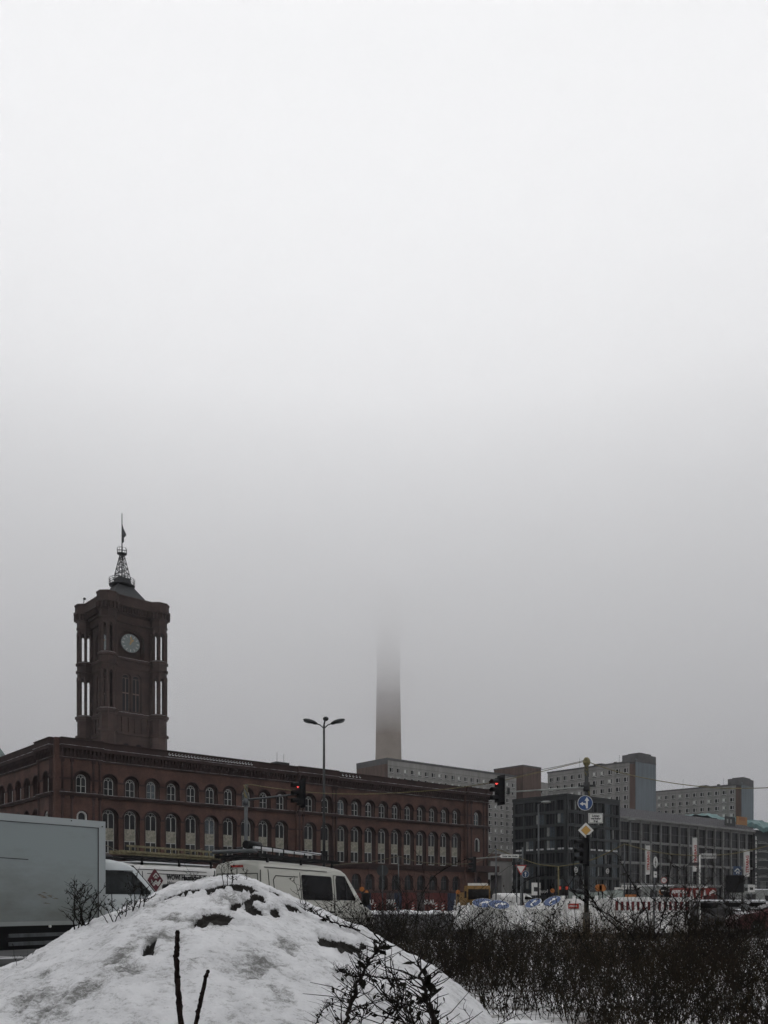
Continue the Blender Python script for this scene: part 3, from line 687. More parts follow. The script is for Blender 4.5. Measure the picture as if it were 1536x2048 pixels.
sil = MB(); sil.box(-1.15, -.15, -.06, .06, 0, .42); sil.box(.15, 1.15, -.06, .06, 0, .42); SM = sil.mesh('pale_sill', mat('pale_blind_box', (.45, .46, .46), .7))
for i in range(5): link('pale_sill', SM, ob, (.25, hL/5*(i+.5), 14.65), (0, 0, -math.pi/2))
for i in range(7): link('pale_sill', SM, ob, (hR/7*(i+.5), .25, 14.65))
text('novotel', 1.5, M_white, ob, (-.1, 10.5, 3.3), (math.pi/2, 0, -math.pi/2), depth=.03)
for x in (3.4, 17.4):
    m_ = MB(); m_.tube([(x, -.5, 9.3), (x, -.42, 9.3)], .7, 16, 0); m_.tube([(x, -.52, 9.3), (x, -.5, 9.3)], .5, 16, 1); m_.box(x-.4, x+.4, -.54, -.52, 9.2, 9.4, 0)
    m_.build('round_logo', [M_white, M_dark], ob)
for x, z, wd, m in ((15.2, 3.1, 2.6, M_white), (18.6, 3.1, 2.4, M_red), (8.8, 3.6, 1.1, M_white), (21.2, 2.8, 1.8, M_curt)):
    m_ = MB(); m_.box(x-wd/2, x+wd/2, -.35, -.25, z-.5, z+.5, 0); m_.box(x-wd*.38, x+wd*.38, -.36, -.35, z-.12, z+.1, 1); m_.build('shop_sign', [m, M_dark], ob)

# ------------------------------------------------------------------ long grey office building with seamed roof
pg = W(1238.5, 0, 242); gb = thing('office_building', 'long grey office building with a sloping seamed metal roof and tall glazed bays', 'office building', (pg.x, pg.y, 0), RZ)
LG, NB = 78.5, 15; pt = LG/NB; fr_ = MB()
for i in range(NB+1): fr_.box(i*pt-.2, i*pt+.2, -.25, .6, .13, 24.1)
for z in (5.9, 12.0, 18.0, 23.7):
    for i in range(NB): fr_.box(i*pt+.2, (i+1)*pt-.2, 0, .58, z-.35, z+.35)
fr_.box(-.4, LG+.4, -.6, .7, 24.1, 24.7)
fr_.box(.5, LG-.5, .6, 22, .1, 24.1, 1)
fr_.build('facade_grid', [M_ogrey, M_office], gb)
gw = [bay_window(pt-.41, h, 4, 2, [M_glass, M_mull, M_curt], c) for h, c in ((5.45, False), (5.35, False), (5.0, False))]
gwd = [bay_window(pt-.41, h, 4, 2, [M_glass, M_mull, M_blind], c) for h, c in ((5.45, True), (5.35, True), (5.0, True))]
for i in range(NB):
    for j, z in enumerate((6.26, 12.36, 18.36)):
        link('window', (gwd if rs.random() < .25 else gw)[j], gb, ((i+.5)*pt, .3, z))
    m_ = MB() if i == 0 else None
shopw = bay_window(pt-.57, 5.1, 2, 2, [M_glass, M_dark, M_curt])
for i in range(NB): link('shop_window', shopw, gb, ((i+.5)*pt, .4, .2))
rf = MB(); rf.face([(-.4, -.6, 24.7), (LG+.4, -.6, 24.7), (LG+.4, 5.2, 28.1), (-.4, 5.2, 28.1)]); rf.face([(-.4, 5.2, 28.1), (LG+.4, 5.2, 28.1), (LG+.4, 22, 28.3), (-.4, 22, 28.3)])
rf.face([(-.4, -.6, 24.7), (-.4, 5.2, 28.1), (-.4, 22, 28.3), (-.4, 22, 24.7)]); rf.face([(LG+.4, -.6, 24.7), (LG+.4, 5.2, 28.1), (LG+.4, 22, 28.3), (LG+.4, 22, 24.7)])
for k in range(66): x = k*1.2-.3; rf.bar((x, -.6, 24.74), (x, 5.2, 28.14), .06, .1)
for k in range(1, 9):
    t = k/9; rf.bar((-.4, -.6+5.8*t, 24.72+3.4*t), (LG+.4, -.6+5.8*t, 24.72+3.4*t), .05, .06)
rf.build('roof', M_roofm, gb)
sg = MB(); sg.box(59, 65.5, -.1, .1, 25.5, 28.4, 0); sg.box(60.0, 61.0, -.14, -.1, 26.3, 27.6, 1); sg.box(62.2, 63.2, -.14, -.1, 26.3, 27.6, 1); sg.build('roof_sign', [M_office, M_curt], gb)
sg = MB(); sg.box(66.5, 73.5, -.2, .1, 26.2, 28.9, 0); sg.box(68, 72, -.24, -.2, 27.6, 28.7, 1); o = sg.build('roof_sign', [mat('orange_board', (.24, .12, .04), .6), mat('orange_dark', (.2, .08, .03), .6)], gb)
sg = MB(); sg.box(LG-.9, LG+.9, -.75, -.3, 3.0, 23.6); o = sg.build('vertical_sign', M_dark, gb)
for i, ch in enumerate('RATHAUS'): text(ch, 1.75, M_white, o, (LG, -.80, 21.6-i*1.55), depth=.02, align='CENTER', bold=.05, name='letter')
for i, ch in enumerate('PASSAGEN'): text(ch, 1.7, M_white, o, (LG, -.80, 9.9-i*1.02), depth=.02, align='CENTER', bold=.05, name='letter').scale = (1, .6, 1)
for x, wd in ((1.6, 2.6), (5.0, 2.8), (11.2, 6.5), (38, 5), (45, 4)):
    m_ = MB(); m_.box(x-wd/2, x+wd/2, -.55, -.4, 4.5, 5.7, 0); m_.box(x-wd*.35, x+wd*.35, -.56, -.55, 4.95, 5.25, 1); m_.build('shop_sign', [M_white, M_dark], gb)
m_ = MB(); m_.face([(15, -.3, 5.0), (23, -.3, 5.0), (23, -4, 3.2), (15, -4, 3.2)]); m_.extr([(15, -4, 3.2), (23, -4, 3.2), (23, -4, 2.7), (15, -4, 2.7)], (0, .05, 0)); m_.build('awning', M_white, gb)

# ------------------------------------------------------------------ dark building with green sheeting, far right
pd_ = W(1513, 0, 296); db = thing('building', 'dark building under crumpled green sheeting at the right edge of the view', 'building', (pd_.x, pd_.y, 0), RZ)
m_ = MB(); m_.box(0, 40, 0, 20, 0, 22.6); m_.box(-10, 40, 7, 24, 18, 26.4); m_.build('wall', M_office, db)
for j in range(5):
    z = 20.9-j*2.85; m_ = MB(); m_.bar((.3, -.6, z+.5), (6.4, -.6, z+.35), .1); m_.bar((.3, -.6, z-.5), (6.4, -.6, z+.35), .1); m_.bar((.3, -.6, z-.5), (.3, -.6, z+.5), .1)
    for k in range(5): x = .3+k*1.2; h = .5*(1-k/5.2); m_.bar((x, -.6, z-h), (x, -.6, z+.5), .07)
    m_.bar((.3, -.3, z-.1), (8, -.3, z-.1), .5, .25); m_.build('balcony_bracket', M_curt, db)
for j in range(4):
    m_ = MB(); m_.box(2, 9, -.2, 0, 3+j*1.6, 3.12+j*1.6); m_.box(3+j, 3.15+j, -.2, 0, 2, 8); m_.build('glazing_bar', M_curt, db)
rt = random.Random(8); m_ = MB(); gx, gy = 34, 14
P = [[Vector((-14+i*1.7, -.5+j*1.5, 22.8+2.6*math.sin(min(1, j/5)*1.5)+.35*rt.uniform(-1, 1)+.6*math.sin(i*.6))) for j in range(gy)] for i in range(gx)]
for i in range(gx-1):
    for j in range(gy-1): m_.face([P[i][j], P[i+1][j], P[i+1][j+1], P[i][j+1]])
for i in range(gx-1): m_.face([P[i][0], P[i+1][0], P[i+1][0]-Vector((0, 0, 1.6)), P[i][0]-Vector((0, 0, 1.6))])
m_.xf(Matrix.Translation((0, 6, 5.0))); m_.build('roof_sheeting', M_tarp, db)

# low gatehouse between town hall and slab block, copper roof far left
pe = W(966, 0, 232); gh = thing('gatehouse', 'low concrete passage building with a brown fascia beside the town hall end', 'building', (pe.x, pe.y, 0), RZ)
m_ = MB(); m_.box(0, 3, 0, 10, 0, 9.6); m_.box(7.5, 11.2, 0, 10, 0, 12.0); m_.box(3, 7.5, .0, 10, 8.2, 12.0); m_.box(3, 7.5, 6, 10, 0, 8.2, 1); m_.build('wall', [M_concp, M_dark], gh)
m_ = MB(); m_.box(-.3, 11.5, -.35, 0, 12.0, 13.9); m_.box(-.3, 11.5, 0, 10, 12.0, 13.5); m_.build('fascia', M_cbrown, gh)
m_ = MB(); m_.box(.4, 2.6, -.1, 0, 1, 7); m_.build('door', M_glass, gh)
ps = W(-30, 0, 300); ch = thing('church', 'pale green copper roof tip showing above the town hall at the left edge', 'church', (ps.x, ps.y, 0), .5)
m_ = MB(); m_.prism(sq(8), 0, 46, 0); m_.build('wall', M_concp, ch); m_ = MB(); m_.prism(sq(8.4), 46, 47.2); m_.prism(sq(8), 47.2, 58, 0, sq(1.6)); m_.prism(sq(1.8), 58, 61); m_.prism(sq(1.8), 61, 66, 0, sq(.1)); m_.build('roof', M_copper, ch)
# a plain row of far buildings closes the street ends
for px, Y, wd, h, lab in ((-120, 260, 60, 20, 'low grey building beyond the left edge of the town hall'), (1640, 330, 50, 24, 'grey building behind the green sheeting at far right')):
    p = W(px, 0, Y); b = thing('building', lab, 'building', (p.x, p.y, 0), .3); m_ = MB(); m_.box(-wd/2, wd/2, 0, 20, 0, h); m_.build('wall', M_concd, b); m_ = MB(); m_.box(-wd/2-.3, wd/2+.3, -.3, 20.3, h, h+.6); m_.build('roof', M_snow, b)

# ------------------------------------------------------------------ vehicles (local x forward, right side is -y, wheels on z=0)
def side_w(z, base=.97):
    if z < .55: return base-.05*(.55-z)/.3
    if z < 1.25: return base+.02*math.sin((z-.55)/.7*math.pi)
    return base-.115*((z-1.25)/1.1)**1.25
def van_ring(x, top, bot, wf=1.0, crown=.06, sh=.16):
    """cross-section from the sill up over the roof to the other sill"""
    zs = [bot, bot+.12, .55, .8, 1.05, 1.25, 1.5, 1.75, 2.0, 2.2]
    zs = [min(z, top-sh) for z in zs]
    half = [(side_w(z)*wf, z) for z in zs]; w_ = side_w(top-sh)*wf
    half += [(w_-.02, top-sh*.55), (w_-.07, top-sh*.22), (w_-.16, top-sh*.05), (w_*.5, top+crown*.7), (0, top+crown)]
    return [(x, -y, z) for y, z in half]+[(x, y, z) for y, z in half[-2::-1]]
def van_body(L_, H, paint_m, x_from=0.0, hood=True):
    """panel van shell: lofted ring by ring from the rear doors to the nose"""
    sec = []
    if x_from <= 0: sec += [(0.0, H-.13, .42, .93), (.02, H-.08, .4, .965), (.08, H-.03, .38, .99), (.25, H, .36, 1)]
    else: sec += [(x_from, H-.02, .36, 1)]
    xs = L_-1.9
    for t in (1.0, 2.0, 3.0):
        if t > x_from+.2: sec.append((t, H+.01, .36, 1))
    sec += [(xs-.25, H-.01, .36, 1), (xs+.0, H-.05, .36, .995), (xs+.22, H-.14, .36, .99), (xs+.5, H-.42, .36, .985), (xs+.8, H-.74, .36, .985), (xs+1.08, H-1.04, .36, .985),
            (xs+1.2, H-1.13, .36, .98), (xs+1.5, H-1.21, .34, .965), (xs+1.75, H-1.34, .33, .93), (xs+1.86, H-1.55, .33, .90), (xs+1.9, H-1.8, .35, .87)]
    m_ = MB(); rings = [van_ring(x, t, b, wf) for x, t, b, wf in sec]; n = len(rings[0]); i0 = 0
    for r_ in rings: m_.v += r_
    for a in range(len(rings)-1):
        for k in range(n-1): m_.f.append((a*n+k, (a+1)*n+k, (a+1)*n+k+1, a*n+k+1)); m_.m.append(0); m_.smooth.append(True)
    m_.f.append(tuple(range(n))); m_.f.append(tuple((len(rings)-1)*n+k for k in reversed(range(n)))); m_.m += [0, 0]; m_.smooth += [False, False]
    return m_, sec
def on_side(pts, off=.012, m=0, mb_=None, s=-1, wf=1.0):
    """thin panel following the van's flank, outline pts = (x, z)"""
    m_ = mb_ or MB(); f = [(x, s*(side_w(z)*wf+off), z) for x, z in pts]; b = [(x, s*(side_w(z)*wf-.03), z) for x, z in pts]
    n = len(pts); i = len(m_.v); m_.v += f+b
    m_.f.append(tuple(i+k for k in range(n))); m_.m.append(m); m_.smooth.append(False)
    for k in range(n): m_.f.append((i+k, i+(k+1) % n, i+n+(k+1) % n, i+n+k)); m_.m.append(m); m_.smooth.append(False)
    return m_
def rrect(x0, z0, x1, z1, r=.08, sk=0, n=3):
    out = []
    for cx_, cz, a0 in ((x1-r, z0+r, -90), (x1-r, z1-r, 0), (x0+r, z1-r, 90), (x0+r, z0+r, 180)):
        for k in range(n+1):
            a = R(a0+90*k/n); out.append((cx_+r*math.cos(a), cz+r*math.sin(a)))
    return out
def flank_line(m_, pts, wd=.018, s=-1, off=.006, m=0):
    for a, b in zip(pts, pts[1:]):
        k = max(1, int(abs(b[1]-a[1])/.25)); 
        for j in range(k):
            p = [a[0]+(b[0]-a[0])*j/k, a[1]+(b[1]-a[1])*j/k]; q = [a[0]+(b[0]-a[0])*(j+1)/k, a[1]+(b[1]-a[1])*(j+1)/k]
            m_.bar((p[0], s*(side_w(p[1])+off), p[1]), (q[0], s*(side_w(q[1])+off), q[1]), wd, .012, m=m, up=(0, s, 0))
WH = MB(); WH.tube([(0, -.11, 0), (0, -.10, 0), (0, .10, 0), (0, .11, 0)], [.31, .34, .34, .31], 24); WHM = WH.mesh('wheel', M_rubber)
RM = MB(); RM.tube([(0, -.125, 0), (0, -.09, 0)], .19, 16); RM.tube([(0, -.14, 0), (0, -.125, 0)], .06, 8, 1); RMM = RM.mesh('rim', [M_steel, M_dark])
def wheel(root, x, y, r=.34):
    o = link('wheel', WHM, root, (x, y, r)); o.scale = (r/.34, 1, r/.34)
    if y > 0: o.rotation_euler = (0, 0, math.pi)
    link('rim', RMM, o)
def cab_side(root, xs, H, seam, s=-1, w0=.44, zb=1.55):
    """front side window, quarter pane, mirror and door lines; xs = where the windscreen starts"""
    w_ = on_side([(xs-w0, zb), (xs+.60, zb), (xs+.62, zb+.05), (xs+.10, H-.28), (xs-w0+.08, H-.25), (xs-w0+.01, H-.40)], .010, s=s); wo_ = w_.build('side_window', M_glassb if w0 < .6 else M_glassc, root)
    m_ = MB(); flank_line(m_, [(xs+.12, zb), (xs+.12, H-.32)], .05, s, .014); m_.build('window_bar', M_black, wo_)
    flank_line(seam, [(xs-.54, .5), (xs-.55, 1.2), (xs-.53, H-.26), (xs+.12, H-.26)], s=s); flank_line(seam, [(xs+.80, .55), (xs+.98, 1.2)], s=s)
    m_ = MB(); m_.box(-.10, .10, -.04, .02, -.025, .025); m_.build('door_handle', M_black, root, (xs-.32, s*(side_w(1.2)+.04), 1.18))
    m_ = MB(); m_.tube([(0, 0, -.2), (0, 0, -.16), (0, 0, .16), (0, 0, .2)], [.06, .1, .1, .07], 10); m_.bar((-.02, -s*.18, -.16), (0, 0, -.12), .06)
    m_.xf(Matrix.Diagonal((.8, 1.3, 1, 1))); m_.build('mirror', M_black, root, (xs+.92, s*(side_w(1.4)+.2), zb+.06))
def windscreen(root, xs, H):
    z0, z1 = H-1.06, H-.14; x0, x1 = xs+1.085, xs+.225
    m_ = MB(); w0, w1 = side_w(1.42)-.10, side_w(H-.25)-.15
    P_ = [(x0, -w0, z0), (x0, w0, z0), (x1, w1, z1), (x1, -w1, z1)]; m_.extr([(a+.028, b, c+.028) for a, b, c in P_], (-.03, 0, -.03)); m_.build('windscreen', M_glassb, root)
def van_common(root, L_, H, side=-1):
    xs = L_-1.9
    seam = MB(); cab_side(root, xs, H, seam, -1); cab_side(root, xs, H, MB(), 1)
    windscreen(root, xs, H)
    for x in (.95+.15, xs+.85):
        for y in (-.86, .86): wheel(root, x, y)
    for y in (-.72, .72):
        m_ = MB(); m_.ellipsoid((0, 0, 0), (.10, .17, .16), 10, 6); m_.build('headlight', M_white, root, (L_-.12, y, 1.0))
    m_ = MB(); m_.box(L_-.25, L_+.03, -.84, .84, .28, .62); m_.build('bumper', M_black, root)
    return seam, xs
def place_vehicle(o, x, y, head, pitch=0, z=0):
    o.location = (x, y, z); o.rotation_euler = (0, R(pitch), R(90-head))
# --- the silver delivery van
HV, LV = 2.56, 5.9
v2 = thing('delivery_van', 'dusty silver van with a big dark side window under a black roof rack', 'van')
m_, sec = van_body(LV, HV, M_vans); m_.build('body', M_vans, v2)
seam, xs = van_common(v2, LV, HV)
flank_line(seam, [(.30, .5), (.30, HV-.22)]); flank_line(seam, [(.14, HV-.16), (xs-.85, HV-.16)], .02)
flank_line(seam, [(1.76, .5), (1.75, 1.3), (1.76, HV-.24)]); flank_line(seam, [(.35, 1.05), (2.2, 1.03)], .02); flank_line(seam, [(2.3, 1.02), (xs-.85, 1.0), (LV-.5, .96)], .02)
flank_line(seam, [(.55, 1.3), (.50, HV-.5), (.62, HV-.38), (1.64, HV-.38)], .022)
flank_line(seam, [(2.3, .55), (3.7, .55)], .02)
on_side(rrect(1.82, 1.52, xs-.64, HV-.30, .07), .012).build('sliding_door_window', M_glassb, v2)
m_ = MB(); m_.box(-.10, .10, -.05, .01, -.025, .025); m_.build('door_handle', M_black, v2, (xs-.78, -side_w(1.18)-.01, 1.17))
m_ = MB(); flank_line(m_, [(.3, 1.245), (1.74, 1.245)], .07, -1, .01); m_.build('side_moulding', M_black, v2)
# rear doors
m_ = MB(); zt = HV-.34
for s in (-1, 1):
    for a, b in (((.80, 1.28), (.74, zt)), ((.74, zt), (.10, zt)), ((.10, zt), (.10, 1.28)), ((.10, 1.28), (.80, 1.28))): m_.bar((-.006, s*a[0], a[1]), (-.006, s*b[0], b[1]), .02, .014, up=(1, 0, 0))
m_.bar((-.006, 0, .5), (-.006, 0, HV-.2), .02, .014, up=(1, 0, 0))
for s in (-1, 1):
    m_.bar((-.004, s*.93, .6), (-.004, s*.84, zt+.1), .02, .016, up=(1, 0, 0)); m_.box(-.03, .0, s*.87-.05, s*.87+.05, 1.5, 1.62)
seam.v += m_.v; off = len(seam.v)-len(m_.v); seam.f += [tuple(off+i for i in f) for f in m_.f]; seam.m += m_.m; seam.smooth += m_.smooth
stuff(seam.build('door_seam', M_black, v2))
m_ = MB(); m_.box(-.03, .02, -.22, .22, HV-.16, HV-.10); m_.build('brake_light', M_red, v2)
for s in (-1, 1): m_ = MB(); m_.box(-.02, .02, s*.86-.06, s*.86+.06, .95, 1.5); m_.build('tail_light', M_red, v2)
# roof rack with its bars, feet, tube and rear roller
rk = thing('roof_rack', 'black roof rack carrying a bright aluminium pipe tray on the silver van', 'roof rack')
m_ = MB()
for y in (-.78, .78):
    m_.bar((-.05, y, HV+.16), (3.9, y, HV+.16), .07, .09); m_.bar((-.05, y, HV+.42), (3.6, y, HV+.34), .025)
    for k in range(8): x = .1+k*.5; m_.bar((x, y, HV+.1), (x, y, HV+.42-.02*k), .025)
for k in range(6): m_.bar((.1+k*.7, -.78, HV+.17), (.1+k*.7, .78, HV+.17), .05)
for x in (.35, 1.9, 3.5):
    for y in (-.8, .8): m_.bar((x, y, HV-.02), (x, y, HV+.16), .06)
m_.build('frame', M_black, rk)
m_ = MB(); m_.tube([(-.12, -.8, HV+.28), (-.12, .8, HV+.28)], .055, 8); m_.build('roller', M_steel, rk)
al = thing('pipe_tray', 'bright aluminium pipe tray lying along the roof rack of the silver van', 'pipe tray')
m_ = MB(); m_.box(.05, 3.2, -.60, -.52, HV+.36, HV+.42); m_.box(.05, 3.2, -.24, -.16, HV+.36, HV+.42)
for k in range(6): m_.box(.3+k*.5, .38+k*.5, -.52, -.24, HV+.36, HV+.38)
m_.build('tray', mat('bright_aluminium', (.75, .76, .78), .3, metal=.6), al)
m_ = MB(); m_.tube([(-.1, -.38, HV+.46), (.5, -.38, HV+.46)], [.12, .12], 10); m_.build('end_cap', M_black, al)
V2P = (-3.30, 24.0, 31.5, 1.1)
for o in (v2, rk, al): place_vehicle(o, *V2P)
def v2place(o): place_vehicle(o, *V2P)
v2.location = rk.location = al.location = (-4.15, 24.55, .02)

# --- the white lettered van behind
v1 = thing('delivery_van', 'white van with a dark red diamond logo and lettering, ladders on its roof', 'van')
m_, sec = van_body(5.9, 2.52, M_vanw); m_.build('body', M_vanw, v1)
seam, xs = van_common(v1, 5.9, 2.52)
flank_line(seam, [(.30, .5), (.30, 2.3)]); flank_line(seam, [(.5, 2.24), (xs-.85, 2.24)], .02); flank_line(seam, [(2.1, .5), (2.1, 2.25)]); flank_line(seam, [(.14, 2.36), (xs-.85, 2.36)], .02)
stuff(seam.build('door_seam', M_black, v1)); m_ = MB(); flank_line(m_, [(.3, 1.2), (3.1, 1.2)], .08, -1, .01); m_.build('side_moulding', M_black, v1)
m_ = MB(); m_.box(.2, 3.6, -.72, .72, 2.58, 2.615); m_.build('snow_cover', M_snow, v1)
lx, lz = .80, 2.03
yy = -(side_w(lz)+.014)
m_ = MB(); m_.extr([(lx-.32, yy+.02, lz), (lx, yy+.0, lz-.36), (lx+.32, yy+.02, lz), (lx, yy+.05, lz+.36)], (0, -.035, 0)); lg = m_.build('logo', mat('wine_red_print', (.085, .016, .024), .5), v1)
m_ = MB(); ye = yy-.022
def zig(dx, dz, wd=.038):
    pts = [(-.19, .05), (-.085, -.07), (0, .02), (.085, -.07), (.19, .05)]
    for a, b in zip(pts, pts[1:]): m_.bar((lx+dx+a[0], ye, lz+dz+a[1]), (lx+dx+b[0], ye, lz+dz+b[1]), wd, .012, up=(0, -1, 0))
zig(0, -.03); zig(0, -.10, .03)
for a, b in (((-.11, .11), (0, .22)), ((0, .22), (.11, .11)), ((-.05, .06), (0, .12)), ((0, .12), (.05, .06))): m_.bar((lx+a[0], ye, lz+a[1]), (lx+b[0], ye, lz+b[1]), .035, .012, up=(0, -1, 0))
m_.build('logo_mark', M_white, lg)
tz = 2.07; text('WOWI Haustechnik GmbH', .235, M_black, v1, (1.30, -(side_w(tz)+.012), tz), bold=.008, sx_=.80)
tz = 1.91; text('Heizung, Klima, Sanitär', .165, M_black, v1, (1.30, -(side_w(tz)+.012), tz), sx_=.85)
place_vehicle(v1, -8.35, 27.15, 31.5, .3, .09)
rk1 = thing('roof_rack', 'low dark roof rack on the lettered white van', 'roof rack'); m_ = MB()
for y in (-.72, .72): m_.bar((.0, y, 2.74), (3.9, y, 2.74), .06, .07)
for k in range(5): m_.bar((.1+k*.9, -.72, 2.76), (.1+k*.9, .72, 2.76), .05)
for x in (.4, 2, 3.5):
    for y in (-.74, .74): m_.bar((x, y, 2.5), (x, y, 2.74), .06)
m_.build('frame', M_black, rk1); place_vehicle(rk1, -8.35, 27.15, 31.5, .3, .09)
M_lad = mat('wooden_ladder', (.17, .15, .09), .8, var=.4, scale=9)
ld = thing('ladder', 'weathered ladder lying flat on the roof rack of the lettered van', 'ladder')
for s, nm in ((-.22, 'rail'), (.22, 'rail')):
    m_ = MB(); m_.bar((-.3, s-.3, 2.88), (4.2, s-.3, 2.88), .05, .11); m_.build('rail', M_lad, ld)
rg_ = MB(); rg_.bar((0, -.52, 2.88), (0, -.08, 2.88), .035); RG = rg_.mesh('rung', M_lad)
for k in range(15): link('rung', RG, ld, (-.15+k*.3, 0, 0))
place_vehicle(ld, -8.35, 27.15, 31.5, .3, .09)
ld2 = thing('ladder', 'second ladder stacked edgewise on the roof rack of the lettered van', 'ladder')
for s in (0, .38): m_ = MB(); m_.bar((-.1, -.62, 2.90+s*.45), (4.3, -.62, 2.90+s*.45), .05, .06); m_.build('rail', M_lad, ld2)
rg_ = MB(); rg_.bar((0, -.62, 2.88), (0, -.62, 3.08), .04); RG = rg_.mesh('rung', M_lad)
for k in range(15): link('rung', RG, ld2, (.05+k*.29, 0, 0))
place_vehicle(ld2, -8.35, 27.15, 31.5, .3, .09)

# --- box truck at the left edge
bt = thing('box_truck', 'plain pale grey box truck with a white cab at the left edge', 'truck')
# truck frame of reference: x = 0 at the front of the box
BL = 4.4
m_ = MB(); m_.box(-BL, 0, -1.08, 1.08, .99, 3.33); m_.build('box_body', M_box, bt)
tr_ = MB()
tr_.box(-BL-.01, .012, -1.10, -1.08, 3.19, 3.345); tr_.box(-.17, .014, -1.098, -1.08, .99, 3.19); tr_.box(-BL-.01, .012, -1.10, -1.08, .94, 1.03); tr_.box(-BL-.01, .012, 1.08, 1.10, 3.19, 3.345)
tr_.build('edge_profile', paint('profile_paint', (.24, .265, .27), (.12, .12, .105), 1.0, 1.0, .6), bt)
m_ = MB(); m_.box(-BL, -.0, -1.0815, -1.0805, 3.175, 3.188); m_.box(-.185, -.172, -1.0995, -1.0805, .99, 3.34)
for x, z in ((-.08, 3.22), (-.9, 3.30)): m_.tube([(x, -1.115, z), (x, -1.09, z)], .014, 6)
m_.build('panel_joint', M_black, bt)
m_ = MB(); m_.bar((-3.9, -1.084, 2.43), (-1.95, -1.084, 2.38), .018, .006, up=(0, -1, 0)); m_.build('scratch', M_dark, bt)
M_smear = mat('mud_smear', (.12, .105, .085), .9, var=.5, scale=30)
rr_ = random.Random(3); m_ = MB()
for k in range(9): x = -1.75+rr_.random()*.45; z = 1.42+rr_.random()*.24; m_.extr([(x, -1.081, z), (x+.10+rr_.random()*.16, -1.081, z-.02), (x+.08, -1.081, z+.018)], (0, -.002, 0))
m_.build('mud_smear', M_smear, bt)
ch_ = MB()
for y in (-.42, .42): ch_.box(-BL, 1.9, y-.04, y+.04, .62, .82)
for k in range(5): ch_.box(-.3-k*.95, -.22-k*.95, -.9, .9, .84, .93)
ch_.box(-1.1, -.5, .5, .95, .5, .85); ch_.box(-BL, 0, -.95, .95, .93, .985); ch_.box(-BL+.1, -.05, -.92, .92, .42, .925); ch_.box(-BL, .0, -.96, -.93, .60, .93); ch_.build('chassis', M_black, bt)
m_ = MB()
for z in (.56, .74): m_.box(-2.35, -.55, -1.01, -.965, z-.05, z+.03)
m_.build('side_guard', M_steel, bt)
m_ = MB(); m_.tube([(-1.42, -1.09, .915), (-1.42, -1.05, .915)], .03, 8); m_.build('marker_lamp', M_white, bt)
for x in (-3.1,):
    for y in (-.86, .86): wheel(bt, x, y, .36)
# cab: the front of a van body
m_, sec = van_body(5.9, 2.47, M_cab, x_from=3.22); m_.xf(Matrix.Translation((-3.22+.06, 0, 0))); m_.build('cab', M_cab, bt)
h_ = link('cab_fittings', None, bt, (-3.16, 0, 0)); 
seam = MB()
def shift_children(parent, tmp, dx):
    for c in [o for o in bpy.data.objects if o.parent == tmp]: c.parent = parent; c.location.x += dx
cab_side(h_, 4.0, 2.47, seam, -1, .76, 1.64); cab_side(h_, 4.0, 2.47, MB(), 1, .76, 1.64); windscreen(h_, 4.0, 2.47)
for y in (-.86, .86): wheel(h_, 4.85, y)
for y in (-.72, .72): m_ = MB(); m_.ellipsoid((0, 0, 0), (.10, .17, .16), 10, 6); m_.build('headlight', M_white, h_, (5.78, y, 1.0))
m_ = MB(); m_.box(5.65, 5.93, -.84, .84, .28, .62); m_.build('bumper', M_black, h_)
seam.build('door_seam', M_black, h_)
bpy.context.view_layer.update(); shift_children(bt, h_, -3.16); bpy.data.objects.remove(h_)
m_ = MB(); m_.ellipsoid((.62, -.35, 2.52), (.16, .12, .10)); m_.build('roof_lamp', M_black, bt)
place_vehicle(bt, -7.45, 21.25, 36.5, 0)

